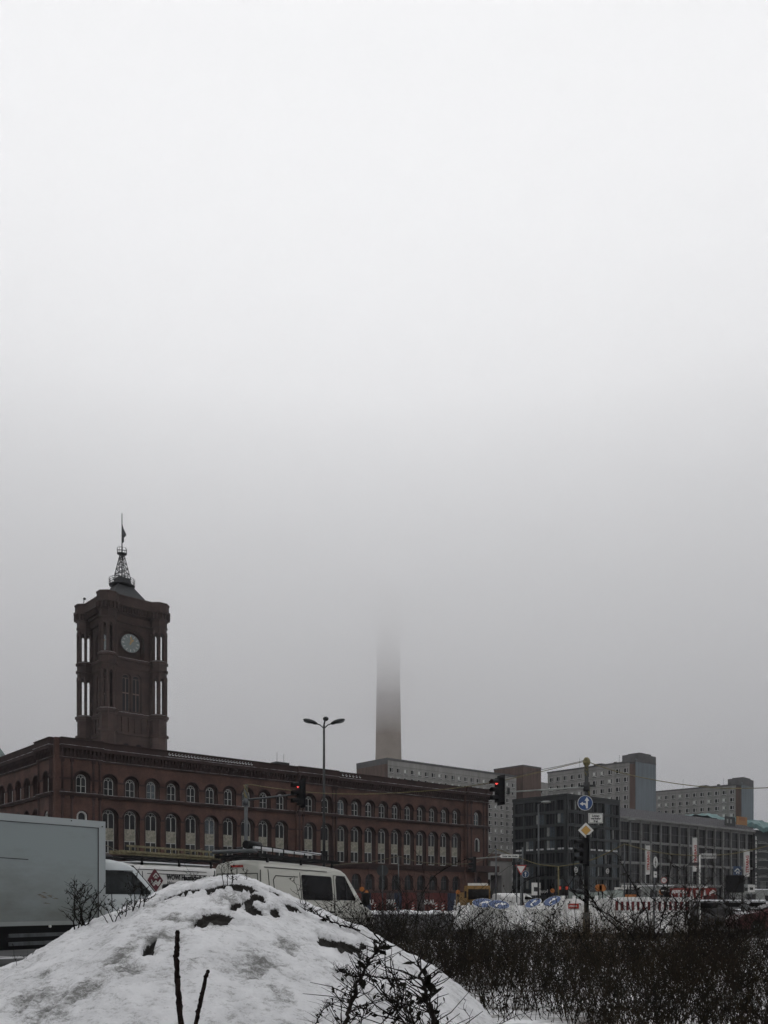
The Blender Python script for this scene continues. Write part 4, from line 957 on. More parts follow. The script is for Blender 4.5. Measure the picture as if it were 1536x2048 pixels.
# ------------------------------------------------------------------ parked and working vehicles far off
def car(label, cat, paint_m, loc, rz, snow=True, Lc=4.3, Hc=1.46, estate=False):
    t = thing('parked_car', label, cat, loc, rz)
    prof = [(-Lc/2, .45), (-Lc/2+.05, .85), (-Lc/2+.12, 1.0), (-Lc/2+(.3 if estate else .8), 1.03), (-Lc/2+(.55 if estate else 1.35), Hc-.06), (-.2, Hc), (.45, Hc-.05), (1.15, 1.0), (Lc/2-.25, .86), (Lc/2-.03, .68), (Lc/2, .4)]
    m_ = MB(); n = len(prof)
    for s0, s1 in ((-1, 1),):
        rings = []
        for y, sc_ in ((-.88, 0), (-.84, 1), (.84, 1), (.88, 0)):
            rings.append([(x*(1 if sc_ else .985), y if z < 1.02 else y*(.84 if abs(y) > .5 else 1), z-(0 if sc_ else .05)) for x, z in prof]+[(Lc/2-.1, y, .24), (-Lc/2+.1, y, .24)])
        for r_ in rings: m_.v += r_
        k = len(rings[0])
        for a in range(3):
            for q in range(k): m_.f.append((a*k+q, a*k+(q+1) % k, (a+1)*k+(q+1) % k, (a+1)*k+q)); m_.m.append(0); m_.smooth.append(False)
        m_.f.append(tuple(range(k))[::-1]); m_.f.append(tuple(3*k+q for q in range(k))); m_.m += [0, 0]; m_.smooth += [False]*2
    m_.build('body', paint_m, t)
    for s in (-1, 1):
        g = MB(); xb = -Lc/2+(.65 if estate else 1.3)
        g.extr([(xb-.2, s*.79, 1.04), (1.0, s*.79, 1.02), (.42, s*.755, Hc-.14), (xb+.1, s*.755, Hc-.14)], (0, s*.03, 0)); g.build('side_window', M_glassb, t)
        for x in (-Lc/2+.8, Lc/2-.85): wheel(t, x, s*.78, .31)
        h = MB(); h.ellipsoid((Lc/2-.1, s*.62, .68), (.1, .16, .08), 8, 6); h.build('headlight', M_white, t)
        h = MB(); h.box(-Lc/2-.01, -Lc/2+.12, s*.7-.12, s*.7+.12, .78, .92); h.build('tail_light', M_red, t)
    g = MB(); g.extr([(1.10, -.70, 1.06), (1.10, .70, 1.06), (.52, .62, Hc-.07), (.52, -.62, Hc-.07)], (.03, 0, .03)); g.build('windscreen', M_glassb, t)
    if snow:
        g = MB(); g.box(-.85, .4, -.66, .66, Hc-.02, Hc+.06); g.box(1.35, Lc/2-.3, -.66, .66, .87, .97); g.build('snow_cover', M_snow, t)
    return t
M_cblk = mat('black_car_paint', (.015, .015, .017), .35, spec=.5); M_cgry = mat('grey_car_paint', (.10, .105, .11), .4); M_cred = mat('red_car_paint', (.05, .009, .010), .4); M_csil = mat('silver_car_paint', (.3, .31, .32), .4)
def ground_at(px, Y): return ((px-CX)/F*Y, Y, 0)
car('black car with a snowy roof, nearest of the cars right of the striped barriers', 'car', M_cblk, ground_at(1412, 52), R(8))
car('dark grey estate car with a snowy roof behind the black snowy car', 'car', M_cgry, ground_at(1462, 60), R(2), estate=True)
car('silver car with a snowy bonnet farther right beyond the bare bushes', 'car', M_csil, ground_at(1515, 66), R(-4))
car('dark red car under thick snow at the right edge behind the thicket', 'car', M_cred, ground_at(1562, 38.5), R(176), True, Hc=1.36)
# yellow lorry facing the camera, white van beside it
lo_ = thing('lorry', 'yellow lorry with a dark windscreen facing the camera near the end of the town hall', 'lorry', ground_at(957, 88), R(3))
m_ = MB(); m_.box(-1.2, 1.2, 0, 1.9, .7, 2.75); m_.box(-1.16, 1.16, .05, 1.8, 2.75, 2.95); m_.build('cab', M_yel, lo_)
m_ = MB(); m_.box(-1.05, 1.05, -.03, 0, 1.55, 2.6); m_.build('windscreen', M_glassb, lo_)
m_ = MB(); m_.box(-1.0, 1.0, .2, .5, 2.96, 3.2); m_.build('roof_sign', M_white, lo_)
for s in (-1, 1):
    m_ = MB(); m_.box(s*1.32-.1, s*1.32+.1, -.1, .1, 1.7, 2.4); m_.build('mirror', M_black, lo_); m_ = MB(); m_.box(s*.9-.2, s*.9+.2, -.04, 0, .8, 1.0); m_.build('headlight', M_white, lo_)
    wheel(lo_, s*.95, .9, .5)
m_ = MB(); m_.box(-1.2, 1.2, 2.0, 8, .8, 2.3); m_.build('tipper_body', M_yel, lo_); m_ = MB(); m_.box(-1.1, 1.1, -.06, .1, .35, .75); m_.build('bumper', M_dark, lo_)
vw = thing('delivery_van', 'small white van with a dark windscreen right of the yellow lorry', 'van'); m_, sec = van_body(5.0, 2.1, M_vanw); m_.build('body', M_vanw, vw)
van_common(vw, 5.0, 2.1); place_vehicle(vw, ground_at(992, 86)[0], 86, 70)

# ------------------------------------------------------------------ street lamps, signals, signs
def pole(name, label, cat, x, y, h, r0, r1, m=M_steel, group=None):
    t = thing(name, label, cat, (x, y, 0), 0, group); p = MB(); p.tube([(0, 0, 0), (0, 0, 1.0)], r0*1.5, 12); p.tube([(0, 0, 1.0), (0, 0, h)], [r0, r1], 12); p.build('pole', m, t); return t
sp = W(648, 0, 51); la = pole('street_lamp', 'tall dark street lamp with two winged heads in front of the town hall', 'street lamp', sp.x, 51, 11.7, .10, .06, M_dark)
for s in (-1, 1):
    a = MB(); a.tube([(0, 0, 11.5), (s*.25, 0, 11.72), (s*.5, 0, 11.78)], .035, 6); a.build('arm', M_dark, la)
    hd = MB(); hd.ellipsoid((0, 0, 0), (.42, .17, .12), 14, 8); hd.ellipsoid((-s*.28, 0, -.03), (.2, .1, .09), 10, 6); o = hd.build('lamp_head', M_dark, la, (s*.82, 0, 11.92-.0), (0, -s*R(15), 0))
    g = MB(); g.ellipsoid((s*.1, 0, -.08), (.28, .12, .07), 10, 6); g.build('lamp_glass', mat('lamp_glass_%s' % ('a' if s > 0 else 'b'), (.10, .11, .11), .3), o)
g = MB(); g.tube([(0, 0, 11.7), (.05, 0, 11.95)], .05, 6); g.ellipsoid((.10, 0, 12.06), (.17, .17, .13), 10, 8); g.build('sensor_ball', M_dark, la)
def signal(label, loc, yaw, red=True, board=True, sz=1.0):
    t = thing('traffic_light', label, 'traffic light', loc, R(yaw)); h = 1.02*sz
    m_ = MB(); m_.box(-.15, .15, -.02, .18, 0, h); m_.build('housing', M_black, t)
    for k, z in enumerate((h*.83, h*.5, h*.17)):
        v = MB(); n = 8
        for j in range(n):
            a0, a1 = R(-20+220*j/n), R(-20+220*(j+1)/n)
            v.extr([(.13*math.cos(a0), 0, .13*math.sin(a0)), (.13*math.cos(a1), 0, .13*math.sin(a1)), (.125*math.cos(a1), -.27, .12*math.sin(a1)-.015), (.125*math.cos(a0), -.27, .12*math.sin(a0)-.015)], (0, 0, -.012))
        v.build('visor', M_black, t, (0, -.02, z))
        l_ = MB(); l_.ellipsoid((0, 0, 0), (.105, .03, .105), 16, 8); l_.build('lens', M_lit if (red and k == 0) else MATS.get('dark_lens') or mat('dark_lens', (.012, .012, .012), .2), t, (0, -.03, z))
    if board:
        b_ = MB(); b_.box(-.24, .24, .18, .20, -.10, h+.12); b_.build('backing_board', M_black, t)
    return t
# signal mast beside the vans
xa, ya = (492-CX)/F*35, 35.0
ma = pole('signal_mast', 'grey signal mast with a long arm beside the vans, yellow tape bound round its top', 'signal mast', xa, ya, 5.95, .085, .07)
m_ = MB(); m_.tube([(0, 0, 5.50), (2.05, -.4, 5.68)], [.045, .035], 8); m_.build('arm', M_steel, ma)
m_ = MB(); m_.tube([(0, 0, 5.3), (0, 0, 5.55)], .11, 10); m_.build('arm_clamp', M_steel, ma)
m_ = MB(); m_.tube([(0, 0, 5.95), (.03, 0, 6.12)], .06, 8); m_.build('mast_cap', M_steel, ma)
def bundle(root, z, h, r, seed, name='cable_bundle', x=0):
    rr = random.Random(seed); m_ = MB()
    for k in range(9):
        a = rr.random()*6.28; p = []
        for j in range(9):
            t = j/8; p.append((x+math.cos(a+t*5)*r*(.7+.5*rr.random()), math.sin(a+t*5)*r*(.7+.5*rr.random()), z-h*t+rr.uniform(-.03, .03)))
        m_.tube(p, .022, 5)
    m_.build(name, M_cable, root)
bundle(ma, 6.1, .55, .075, 1)
signal('traffic light showing red at the end of the arm of the mast beside the vans', (xa+2.15, ya-.45, 5.25), -62, True, True, .92)
signal('low traffic light with a red lamp half hidden behind the silver van roof', (xa-.12, ya-.30, 2.85), -50, True, False, .75)
m_ = MB(); m_.box(-.22, .3, -.12, .12, 0, .32); tag(m_.build('signal_hood', M_black, None, (xa+.15, ya-.15, 3.35)), 'dark rounded cover fixed to the signal mast just above the silver van', 'signal cover')
# big mast on the right with signs
yb = 35.0; xb = (1173-CX)/F*yb
mbm = pole('signal_mast', 'tall dark mast with round blue sign, plate and diamond, yellow cable ball on top', 'signal mast', xb, yb, 7.0, .10, .075, M_dark)
m_ = MB(); m_.tube([(.1, 0, 6.02), (-3.35, -.2, 5.78)], [.038, .028], 8); m_.build('arm', M_curt, mbm)
m_ = MB(); m_.tube([(0, 0, 5.85), (0, 0, 6.2)], .13, 10); m_.bar((-.25, -.02, 6.05), (.35, .0, 6.07), .08); m_.box(-3.2, -3.1, -.25, -.12, 5.7, 5.95); m_.build('arm_clamp', M_dark, mbm)
m_ = MB(); m_.ellipsoid((0, -.02, 7.02), (.15, .13, .19), 10, 8); m_.build('cable_ball', M_cable, mbm); bundle(mbm, 6.95, .45, .065, 4); bundle(mbm, 6.05, .45, .06, 9, x=.06)
signal('traffic light showing red hanging at the far end of the right mast arm', (xb-3.6, yb-.25, 5.38), -60, True, True, .95)
signal('unlit traffic light seen side on, mounted low on the right mast', (xb-.22, yb-.15, 2.95), -72, False)
def round_sign(name, label, loc, d, face_m, mark, rz=0, rot=None, ring=None, cat='sign'):
    t = thing(name, label, cat, loc, rz, None, rot)
    m_ = MB(); m_.tube([(0, .02, 0), (0, 0, 0)], d/2, 28); m_.build('plate', ring or M_white, t)
    m_ = MB(); m_.tube([(0, 0, 0), (0, -.004, 0)], d/2*(.94 if ring is None else .80), 28); m_.build('face', face_m, t)
    if mark: mk = MB(); mark(mk, d/2); mk.build('mark', M_white if face_m in (M_blue, M_navy) else M_black, t)
    return t
def arrow(mk, pts, wd, head, y=-.006):
    for a, b in zip(pts, pts[1:]): mk.bar((a[0], y, a[1]), (b[0], y, b[1]), wd, .004, up=(0, -1, 0))
    a, b = Vector(pts[-2]), Vector(pts[-1]); d = (b-a).normalized(); n = Vector((-d.y, d.x)); q = [b+n*head*.62, b+d*head, b-n*head*.62]
    mk.extr([(p.x, y-.0025, p.y) for p in q], (0, .004, 0))
def mk_straight_left(mk, r):
    arrow(mk, [(.22*r, -.72*r), (.22*r, .28*r)], .24*r, .5*r); arrow(mk, [(.22*r, -.5*r), (.02*r, -.12*r), (-.30*r, -.12*r)], .2*r, .44*r, -.0085)
def mk_up(mk, r): arrow(mk, [(0, -.65*r), (0, .15*r)], .18*r, .5*r)
def mk_right(mk, r): arrow(mk, [(-.30*r, -.62*r), (-.28*r, -.10*r), (-.02*r, .12*r), (.22*r, .14*r)], .22*r, .5*r)
round_sign('traffic_sign', 'round blue sign with white arrows left and straight ahead on the right mast', (xb-.08, yb-.12, 5.37), .60, M_blue, mk_straight_left)
t = thing('supplementary_plate', 'white rectangular plate reading Linienverkehr frei beside the right mast', 'sign', (xb+.34, yb-.12, 4.76))
m_ = MB(); m_.box(-.29, .29, 0, .02, -.20, .20); m_.build('plate', M_white, t)
m_ = MB(); q_ = rrect(-.265, -.175, .265, .175, .04)
for a, b in zip(q_, q_[1:]+q_[:1]): m_.bar((a[0], -.003, a[1]), (b[0], -.003, b[1]), .014, .004, up=(0, -1, 0))
m_.build('border', M_black, t)
for k, s_ in enumerate(('Linien', 'verkehr', 'frei')): text(s_, .125, M_black, t, (0, -.003, .055-k*.105), depth=.001, align='CENTER', bold=.005)
t = thing('priority_sign', 'yellow and white diamond priority sign below the plate on the right mast', 'sign', (xb-.05, yb-.12, 4.28))
for r_, m, y in ((.325, M_dark, .02), (.31, M_white, .012), (.20, M_dark, .004), (.19, MATS.get('sign_yellow') or mat('sign_yellow', (.38, .22, .05), .6), -.004)):
    m_ = MB(); m_.extr([(-r_, y, 0), (0, y, -r_), (r_, y, 0), (0, y, r_)], (0, -.006, 0)); m_.build('diamond_plate', m, t)
# street name sign and yield sign
def P2(px, Y): return (px-CX)/F*Y
x_, y_ = P2(992, 62), 62
t = pole('cable_post', 'thin grey post carrying cables left of the dark office building', 'post', x_, y_, 5.2, .05, .05)
t = thing('street_name_sign', 'white street name sign shaped as an arrow reading Unter den Linden', 'sign', (P2(1020, 48), 48, 3.9))
m_ = MB(); m_.extr([(-.48, 0, -.09), (.48, 0, -.09), (.48, 0, .10), (-.48, 0, .10), (-.58, 0, 0)], (0, .03, 0)); m_.build('plate', M_white, t); text('Unter den Linden', .16, M_black, t, (0, -.002, -.045), depth=.001, align='CENTER', sx_=.74, bold=.005)
m_ = MB(); m_.bar((.38, .06, -3.9), (.38, .06, .1), .06); m_.build('post', M_steel, t)
t = thing('yield_sign', 'triangular red edged yield sign on a post before the dark office building', 'sign', (P2(1042, 50), 50, 3.28))
m_ = MB(); m_.extr([(-.34, 0, .22), (0, 0, -.38), (.34, 0, .22)], (0, .02, 0)); m_.build('plate', M_red, t); m_ = MB(); m_.extr([(-.24, -.004, .16), (0, -.004, -.25), (.24, -.004, .16)], (0, .006, 0)); m_.build('face', M_white, t)
m_ = MB(); m_.bar((0, .06, -3.28), (0, .06, .4), .07); m_.build('post', M_steel, t)
round_sign('traffic_sign', 'small round blue sign with a white upward arrow beside the yield sign', (P2(1051, 49), 49, 2.95), .40, M_navy, mk_up)
# tall lamp posts before the offices
def slim_lamp(px, top_px, Y, label, hx):
    h = EYE+(HY-top_px)/F*Y; t = pole('street_lamp', label, 'street lamp', P2(px, Y), Y, h, .09, .06); m_ = MB(); m_.tube([(0, 0, h-.05), (hx*.6, 0, h+.12)], .035, 6); m_.build('arm', M_steel, t)
    m_ = MB(); m_.ellipsoid((hx, 0, h+.15), (.42, .2, .12), 12, 6); m_.build('lamp_head', M_curt, t)
slim_lamp(1077, 1608, 70, 'slim grey street lamp in front of the left side of the dark office', .6)
slim_lamp(1261, 1643, 85, 'slim grey street lamp in front of the grey office glazing', .1)
pole('cable_post', 'thin post holding a cable peak in front of the grey office building', 'post', P2(1249, 58), 58, 5.2, .045, .04)
t = pole('cable_post', 'short yellow wrapped post between the two office lamps', 'post', P2(1117, 60), 60, 3.8, .05, .05, M_cable)
pole('cable_post', 'thin post with a cable peak in front of the town hall lower windows', 'post', P2(797, 66), 66, 4.85, .05, .04)
t = thing('traffic_sign', 'dark round sign seen from behind on a post in front of the town hall', 'sign', (P2(765, 40), 40, 2.85)); m_ = MB(); m_.tube([(0, 0, 0), (0, .02, 0)], .27, 24); m_.build('plate', M_dark, t); m_ = MB(); m_.bar((0, -.05, -2.85), (0, -.05, .25), .06); m_.build('post', M_steel, t)
signal('dark traffic light seen side on near the right end of the town hall', (P2(946, 58), 58, 3.35), -80, False, False)
t = pole('signal_mast', 'thin grey far mast left of the dark office, holding a pale arm', 'signal mast', P2(946, 58)+3.3, 58.1, 5.0, .06, .05); m_ = MB(); m_.bar((-3.2, 0, 4.25), (0, 0, 4.5), .07); m_.build('arm', M_curt, t)
# Molkenmarkt name board
t = pole('street_name_sign', 'grey street name board reading Molkenmarkt on a white post', 'sign', P2(1399.5, 46), 46, 3.95, .035, .035, M_white)
m_ = MB(); m_.box(.06, .86, -.02, .01, 3.68, 3.95); o = m_.build('plate', mat('aged_plate', (.34, .34, .33), .6), t); text('Molkenmarkt', .17, M_black, o, (.46, -.021, 3.76), depth=.001, align='CENTER', sx_=.8, bold=.003)
m_ = MB(); m_.box(-.55, -.06, -.02, .01, 3.30, 3.47); m_.build('plate', M_dark, t)
# banners
def banner(px, y0, y1, Y, wd, label, rz):
    h = EYE+(HY-y0)/F*Y; hb = EYE+(HY-y1)/F*Y; t = thing('flag_banner', label, 'banner', (P2(px, Y), Y, 0), rz, 'tall white company banners')
    m_ = MB(); m_.tube([(-wd/2-.05, 0, 0), (-wd/2-.05, 0, h+.1)], .035, 8); m_.tube([(-wd/2-.05, 0, h+.05), (wd/2, 0, h+.03)], .02, 6); m_.build('pole', M_curt, t)
    m_ = MB(); n = 10
    for k in range(n):
        za, zb = h-(h-hb)*k/n, h-(h-hb)*(k+1)/n; oa, ob_ = .05*math.sin(k*.9), .05*math.sin((k+1)*.9)
        m_.extr([(-wd/2, oa, za), (wd/2+.03*math.sin(k), oa, za), (wd/2+.03*math.sin(k+1), ob_, zb), (-wd/2, ob_, zb)], (0, .015, 0))
    m_.build('cloth', M_white, t)
    text('STRABAG', wd*.78, M_red, t, (wd*.26, -.09, hb+.15*(h-hb)), (math.pi/2, -math.pi/2, 0), depth=.002, bold=.01, sx_=(h-hb)*.75/(wd*.78*5.0), name='lettering')
banner(1296, 1691, 1749, 70, .33, 'white company banner with red lettering, leftmost of the three, before the grey office', R(0))
banner(1390, 1676, 1743, 74, .36, 'tallest white company banner with red lettering, left of the Molkenmarkt board', R(5))
banner(1494, 1700, 1753, 66, .38, 'white company banner with red lettering near the vertical building sign', R(-4))
# pedestrian sign, speed sign, pictograph boards
def mk_person(mk, r):
    mk.ellipsoid((0, -.004, .45*r), (.12*r, .003, .13*r), 10, 6); mk.bar((0, -.006, .28*r), (0, -.006, -.08*r), .22*r, .004, up=(0, -1, 0))
    for s in (-1, 1): mk.bar((0, -.006, -.05*r), (s*.24*r, -.006, -.62*r), .12*r, .004, up=(0, -1, 0)); mk.bar((0, -.0065, .22*r), (s*.3*r, -.0065, -.12*r), .09*r, .004, up=(0, -1, 0))
t = round_sign('traffic_sign', 'round sign with a dark walking figure inside a red ring before the grey office', (P2(1311, 38), 38, 3.14), .60, M_white, mk_person, rz=R(52), ring=M_dark)
m_ = MB(); m_.bar((0, .06, -3.14), (0, .06, .3), .06); m_.build('post', M_steel, t); m_ = MB(); m_.box(-.17, .17, 0, .02, -.66, -.40); m_.box(-.1, .1, -.004, 0, -.55, -.50, 1); m_.build('lower_plate', [M_white, M_black], t)
t = round_sign('speed_sign', 'small round speed limit sign reading 20 with a dark edge behind the bushes', (P2(1328, 42), 42, 2.45), .30, M_white, None, ring=M_red); text('20', .17, M_black, t, (0, -.006, -.06), depth=.001, align='CENTER')
m_ = MB(); m_.bar((0, .06, -2.45), (0, .06, .3), .05); m_.build('post', M_steel, t); m_ = MB(); m_.tube([(0, .02, -.50), (0, 0, -.50)], .19, 20); m_.build('lower_disc', M_black, t); m_ = MB(); m_.box(-.13, .13, -.006, 0, -.52, -.47); m_.build('bar_mark', M_white, t)
t = thing('information_board', 'wide black site board on legs below the navy sign', 'board', (P2(1470, 60), 60, 0)); m_ = MB(); m_.box(-.62, .62, 0, .06, 2.0, 3.2); m_.build('board', M_black, t); m_ = MB(); m_.bar((-.5, .03, 0), (-.5, .03, 2.0), .07); m_.bar((.5, .03, 0), (.5, .03, 2), .07); m_.build('legs', M_dark, t)
t = thing('parking_sign', 'navy square sign with a white roof shaped arrow above the black site board', 'sign', (P2(1475, 61), 61, 3.55)); m_ = MB(); m_.box(-.28, .28, 0, .03, -.3, .3); m_.build('plate', M_navy, t)
m_ = MB(); m_.bar((-.2, -.004, -.06), (0, -.004, .14), .07, .006, up=(0, -1, 0)); m_.bar((0, -.004, .14), (.2, -.004, -.06), .07, .006, up=(0, -1, 0)); m_.bar((-.06, -.004, -.24), (-.06, -.004, -.08), .05, .006, up=(0, -1, 0)); m_.bar((-.06, -.004, -.1), (.1, -.004, -.1), .05, .006, up=(0, -1, 0)); m_.bar((.1, -.004, -.24), (.1, -.004, -.08), .05, .006, up=(0, -1, 0)); m_.build('mark', M_white, t)
for px, py, Y, wd, h, m, lab in ((1072, 1778, 90, .9, 1.3, M_white, 'small white notice board at the foot of the dark office'), (1503, 1777, 70, .55, .6, M_white, 'small white pictograph board near the right edge'), (1494, 1778, 72, .9, .8, M_curt, 'pale notice board left of the pictograph board'), (1240, 1780, 66, .8, .4, M_white, 'white notice board at the corner between the two offices')):
    p = W(px, py, Y); t = thing('notice_board', lab, 'board', (p.x, p.y, p.z)); m_ = MB(); m_.box(-wd/2, wd/2, 0, .04, -h/2, h/2); m_.build('plate', m, t); m_ = MB(); m_.bar((0, .07, -p.z), (0, .07, h/2), .06); m_.build('post', M_steel, t); m_ = MB(); m_.box(-wd*.25, wd*.25, -.004, 0, -h*.2, h*.15); m_.build('print', M_dark, t)
for px, Y, lab in ((1119, 75, 'left of two red pedestrian signals at the foot of the dark office'), (1133, 75, 'right of two red pedestrian signals at the foot of the dark office')):
    t = thing('pedestrian_signal', lab, 'pedestrian signal', (P2(px, Y), Y, 0)); m_ = MB(); m_.tube([(0, 0, 0), (0, 0, 2.7)], .05, 8); m_.build('pole', M_dark, t); m_ = MB(); m_.box(-.17, .17, -.12, .12, 1.9, 2.75); m_.build('housing', M_black, t); m_ = MB(); m_.box(-.1, .1, -.14, -.12, 2.4, 2.65); m_.build('lamp', mat('dim_red_lamp_%d' % px, (.4, .05, .03), .5, emit=.25), t)

# ------------------------------------------------------------------ cables
def cable(label, pts, sag=None, r=.018, m=M_cable):
    P_ = [W(*p) for p in pts]; out = []
    # smooth curve through the measured points
    n = len(P_)
    for k in range(n-1):
        p0 = P_[max(k-1, 0)]; p1 = P_[k]; p2 = P_[k+1]; p3 = P_[min(k+2, n-1)]
        for j in range(8):
            t = j/8; out.append(.5*((2*p1)+(p2-p0)*t+(2*p0-5*p1+4*p2-p3)*t*t+(3*p1-p0-3*p2+p3)*t**3))
    out.append(P_[-1]); c = MB(); c.tube(out, r, 5, cap=True)
    return tag(c.build('cable', m), label, 'cable', 'temporary cables strung between the masts')
cable('cable running from the mast beside the vans up to the top of the right mast', [(495, 1568, 35), (560, 1578, 37), (640, 1586, 38.5), (740, 1588, 39), (850, 1582, 38.5), (920, 1575, 38), (1000, 1562, 37), (1075, 1545, 36), (1168, 1523, 35)], r=.016)
cable('upper thin cable left of the right mast top, close above the longer one', [(1010, 1556, 45), (1070, 1542, 41), (1120, 1532, 38), (1168, 1521, 35)], r=.012, m=M_dark)
cable('cable falling from the right mast top towards the right edge of the view', [(1176, 1524, 35), (1240, 1545, 35), (1320, 1562, 35), (1400, 1573, 35), (1480, 1577, 35), (1620, 1572, 36)], r=.018)
cable('low cable behind the lettered van, sagging towards its ladders', [(190, 1680, 37), (215, 1692, 37), (245, 1704, 38), (300, 1712, 39), (370, 1706, 39), (405, 1697, 40)], r=.02, m=M_cabled)
cable('low cable rising to the thin post before the town hall windows', [(640, 1733, 66), (690, 1728, 66), (740, 1724, 66), (797, 1712, 66)], r=.03, m=M_cabled)
cable('low cable falling right of the thin post before the town hall', [(797, 1712, 66), (830, 1722, 66), (870, 1727, 66), (925, 1728, 66), (960, 1722, 64), (992, 1698, 62)], r=.03, m=M_cabled)
cable('cable dipping from the thin post to the short yellow post', [(992, 1698, 62), (1030, 1712, 61), (1075, 1728, 60), (1117, 1733, 60)], r=.032)
cable('cable rising from the short yellow post to the peak before the grey office', [(1117, 1733, 60), (1160, 1726, 59.5), (1200, 1713, 59), (1249, 1688, 58)], r=.032)
cable('long cable sagging right of the peak before the grey office', [(1249, 1688, 58), (1290, 1699, 58), (1340, 1708, 58), (1400, 1711, 58), (1460, 1708, 58), (1510, 1698, 58), (1560, 1685, 58)], r=.032)

# ------------------------------------------------------------------ hoarding, barriers, fences
ha = thing('site_hoarding', 'long red and dark blue site hoarding with white lettering in front of the town hall', 'hoarding', (P2(712, 112), 112, 0), R(2))
rh = random.Random(4); x = 0; cols = [mat('hoarding_red', (.085, .022, .02), .7, var=.4, scale=1), mat('hoarding_blue', (.022, .03, .055), .7, var=.3, scale=1), mat('hoarding_dull', (.06, .05, .05), .8, var=.4)]
seq = [0, 1, 0, 0, 2, 1, 0, 0, 2, 0, 0, 0, 1, 1, 1]
for k, c in enumerate(seq):
    wd = .98; m_ = MB(); m_.box(x, x+wd-.03, -.03, .03, .1, 2.4+rh.uniform(-.05, .08)); m_.build('panel', cols[c], ha)
    if k in (1, 4, 9, 13):
        text({1: 'CUU', 4: 'SPAL', 9: 'SRAL', 13: 'NU'}[k], .85, M_white, ha, (x-.1, -.05, .95), bold=.02, sx_=.75)
    x += wd
m_ = MB(); m_.box(-.2, x+.2, -.25, .25, 0, .12); m_.build('foot_rail', M_curt, ha)
t = thing('site_hoarding', 'red and white hoarding printed with giant company letters at the right of the square', 'hoarding', (P2(1340, 82), 82, 0), R(2))
x = 0
M_hr = mat('banner_red', (.20, .028, .024), .7, var=.3, scale=1)
for k in range(5): m_ = MB(); m_.box(x, x+.86, -.03, .03, .1, 2.62); m_.build('panel', M_hr, t); x += .88
text('STRABAG', 2.0, mat('hoarding_lettering', (.66, .62, .60), .8, var=.4, scale=2), t, (.05, -.06, 1.02), bold=.05, sx_=.50)
# white water barriers
M_bar = mat('white_barrier_plastic', (.72, .72, .71), .55, var=.35, scale=2.2, col2=(.42, .42, .40), streak=True)
def barrier_mesh(Lb=2.0, H=1.0):
    m_ = MB(); pr = [(-.28, 0), (.28, 0), (.28, .22), (.16, .38), (.10, H), (-.10, H), (-.16, .38), (-.28, .22)]
    m_.extr([(0, y, z) for y, z in pr], (Lb-.04, 0, 0)); return m_
BM = barrier_mesh().mesh('barrier_block', M_bar); KN = MB(); KN.box(-.06, .06, -.06, .06, 0, .14); KNM = KN.mesh('knob', M_bar)
def row(px0, px1, Y0, Y1, labelf, group, H=1.0, slat=None, labels=()):
    a = Vector((P2(px0, Y0), Y0, 0)); b = Vector((P2(px1, Y1), Y1, 0)); d = b-a; n = max(1, round(d.length/2)); st = d/n; rz = math.atan2(d.y, d.x)
    for k in range(n):
        p = a+st*k; t = thing('site_barrier', labelf(k, n), 'barrier', p, rz, group)
        o = link('base_block', BM, t); o.scale = (st.length/2, 1, H)
        if slat == 'board':
            m_ = MB(); m_.box(.02, st.length-.03, -.05, .05, H+.002, H+.56); m_.build('upper_board', M_bar, t)
            for q in range(5): link('knob', KNM, t, (.2+q*.4*st.length/2, 0, H+.56))
        elif slat == 'stripe':
            m_ = MB(); m_.box(0, st.length-.02, -.03, .03, H+.03, H+.09); m_.box(0, st.length-.02, -.03, .03, H+.50, H+.56); m_.build('rail', M_bar, t)
            for q in range(14):
                w_ = st.length/14; m_ = MB(); m_.box(q*w_+.01, (q+1)*w_-.015, -.035, .035, H+.092, H+.498); m_.build('stripe_slat', MATS['wine_red_slat'] if q % 2 == 0 else M_bar, t)
            for q in range(10): link('knob', KNM, t, (.1+q*.2*st.length/2, 0, H+.562))
        else:
            for q in range(4): link('knob', KNM, t, (.25+q*.5*st.length/2, 0, H))
        if k in labels:
            m_ = MB(); m_.box(.5, 1.0, -.12, -.055, H+.10, H+.34); m_.build('red_label', MATS['label_red'], t); text('SPERRUNG', .11, M_white, t, (.75, -.124, H+.18), depth=.001, align='CENTER', sx_=.7, bold=.003)
mat('wine_red_slat', (.13, .016, .02), .6, var=.2); mat('label_red', (.30, .03, .02), .6)
order = ('first', 'second', 'third', 'fourth', 'fifth', 'sixth', 'seventh', 'eighth')
row(908, 1060, 45, 44, lambda k, n: '%s plain white barrier from the left, behind the tilted blue arrow signs' % order[k], 'plain white site barriers', 1.22)
row(1060, 1118, 43, 42, lambda k, n: 'plain white barrier directly left of the boarded ones, %s of its pair' % order[k], 'plain white site barriers', 1.22)
row(1118, 1231, 41, 39.5, lambda k, n: '%s tall white boarded barrier from the left, at the foot of the right mast' % order[k], 'tall white boarded barriers', 1.0, 'board', (0, 1))
row(1231, 1381, 40, 40, lambda k, n: '%s barrier from the left with dark red and white stripes along its top' % order[k], 'red striped site barriers', .93, 'stripe')
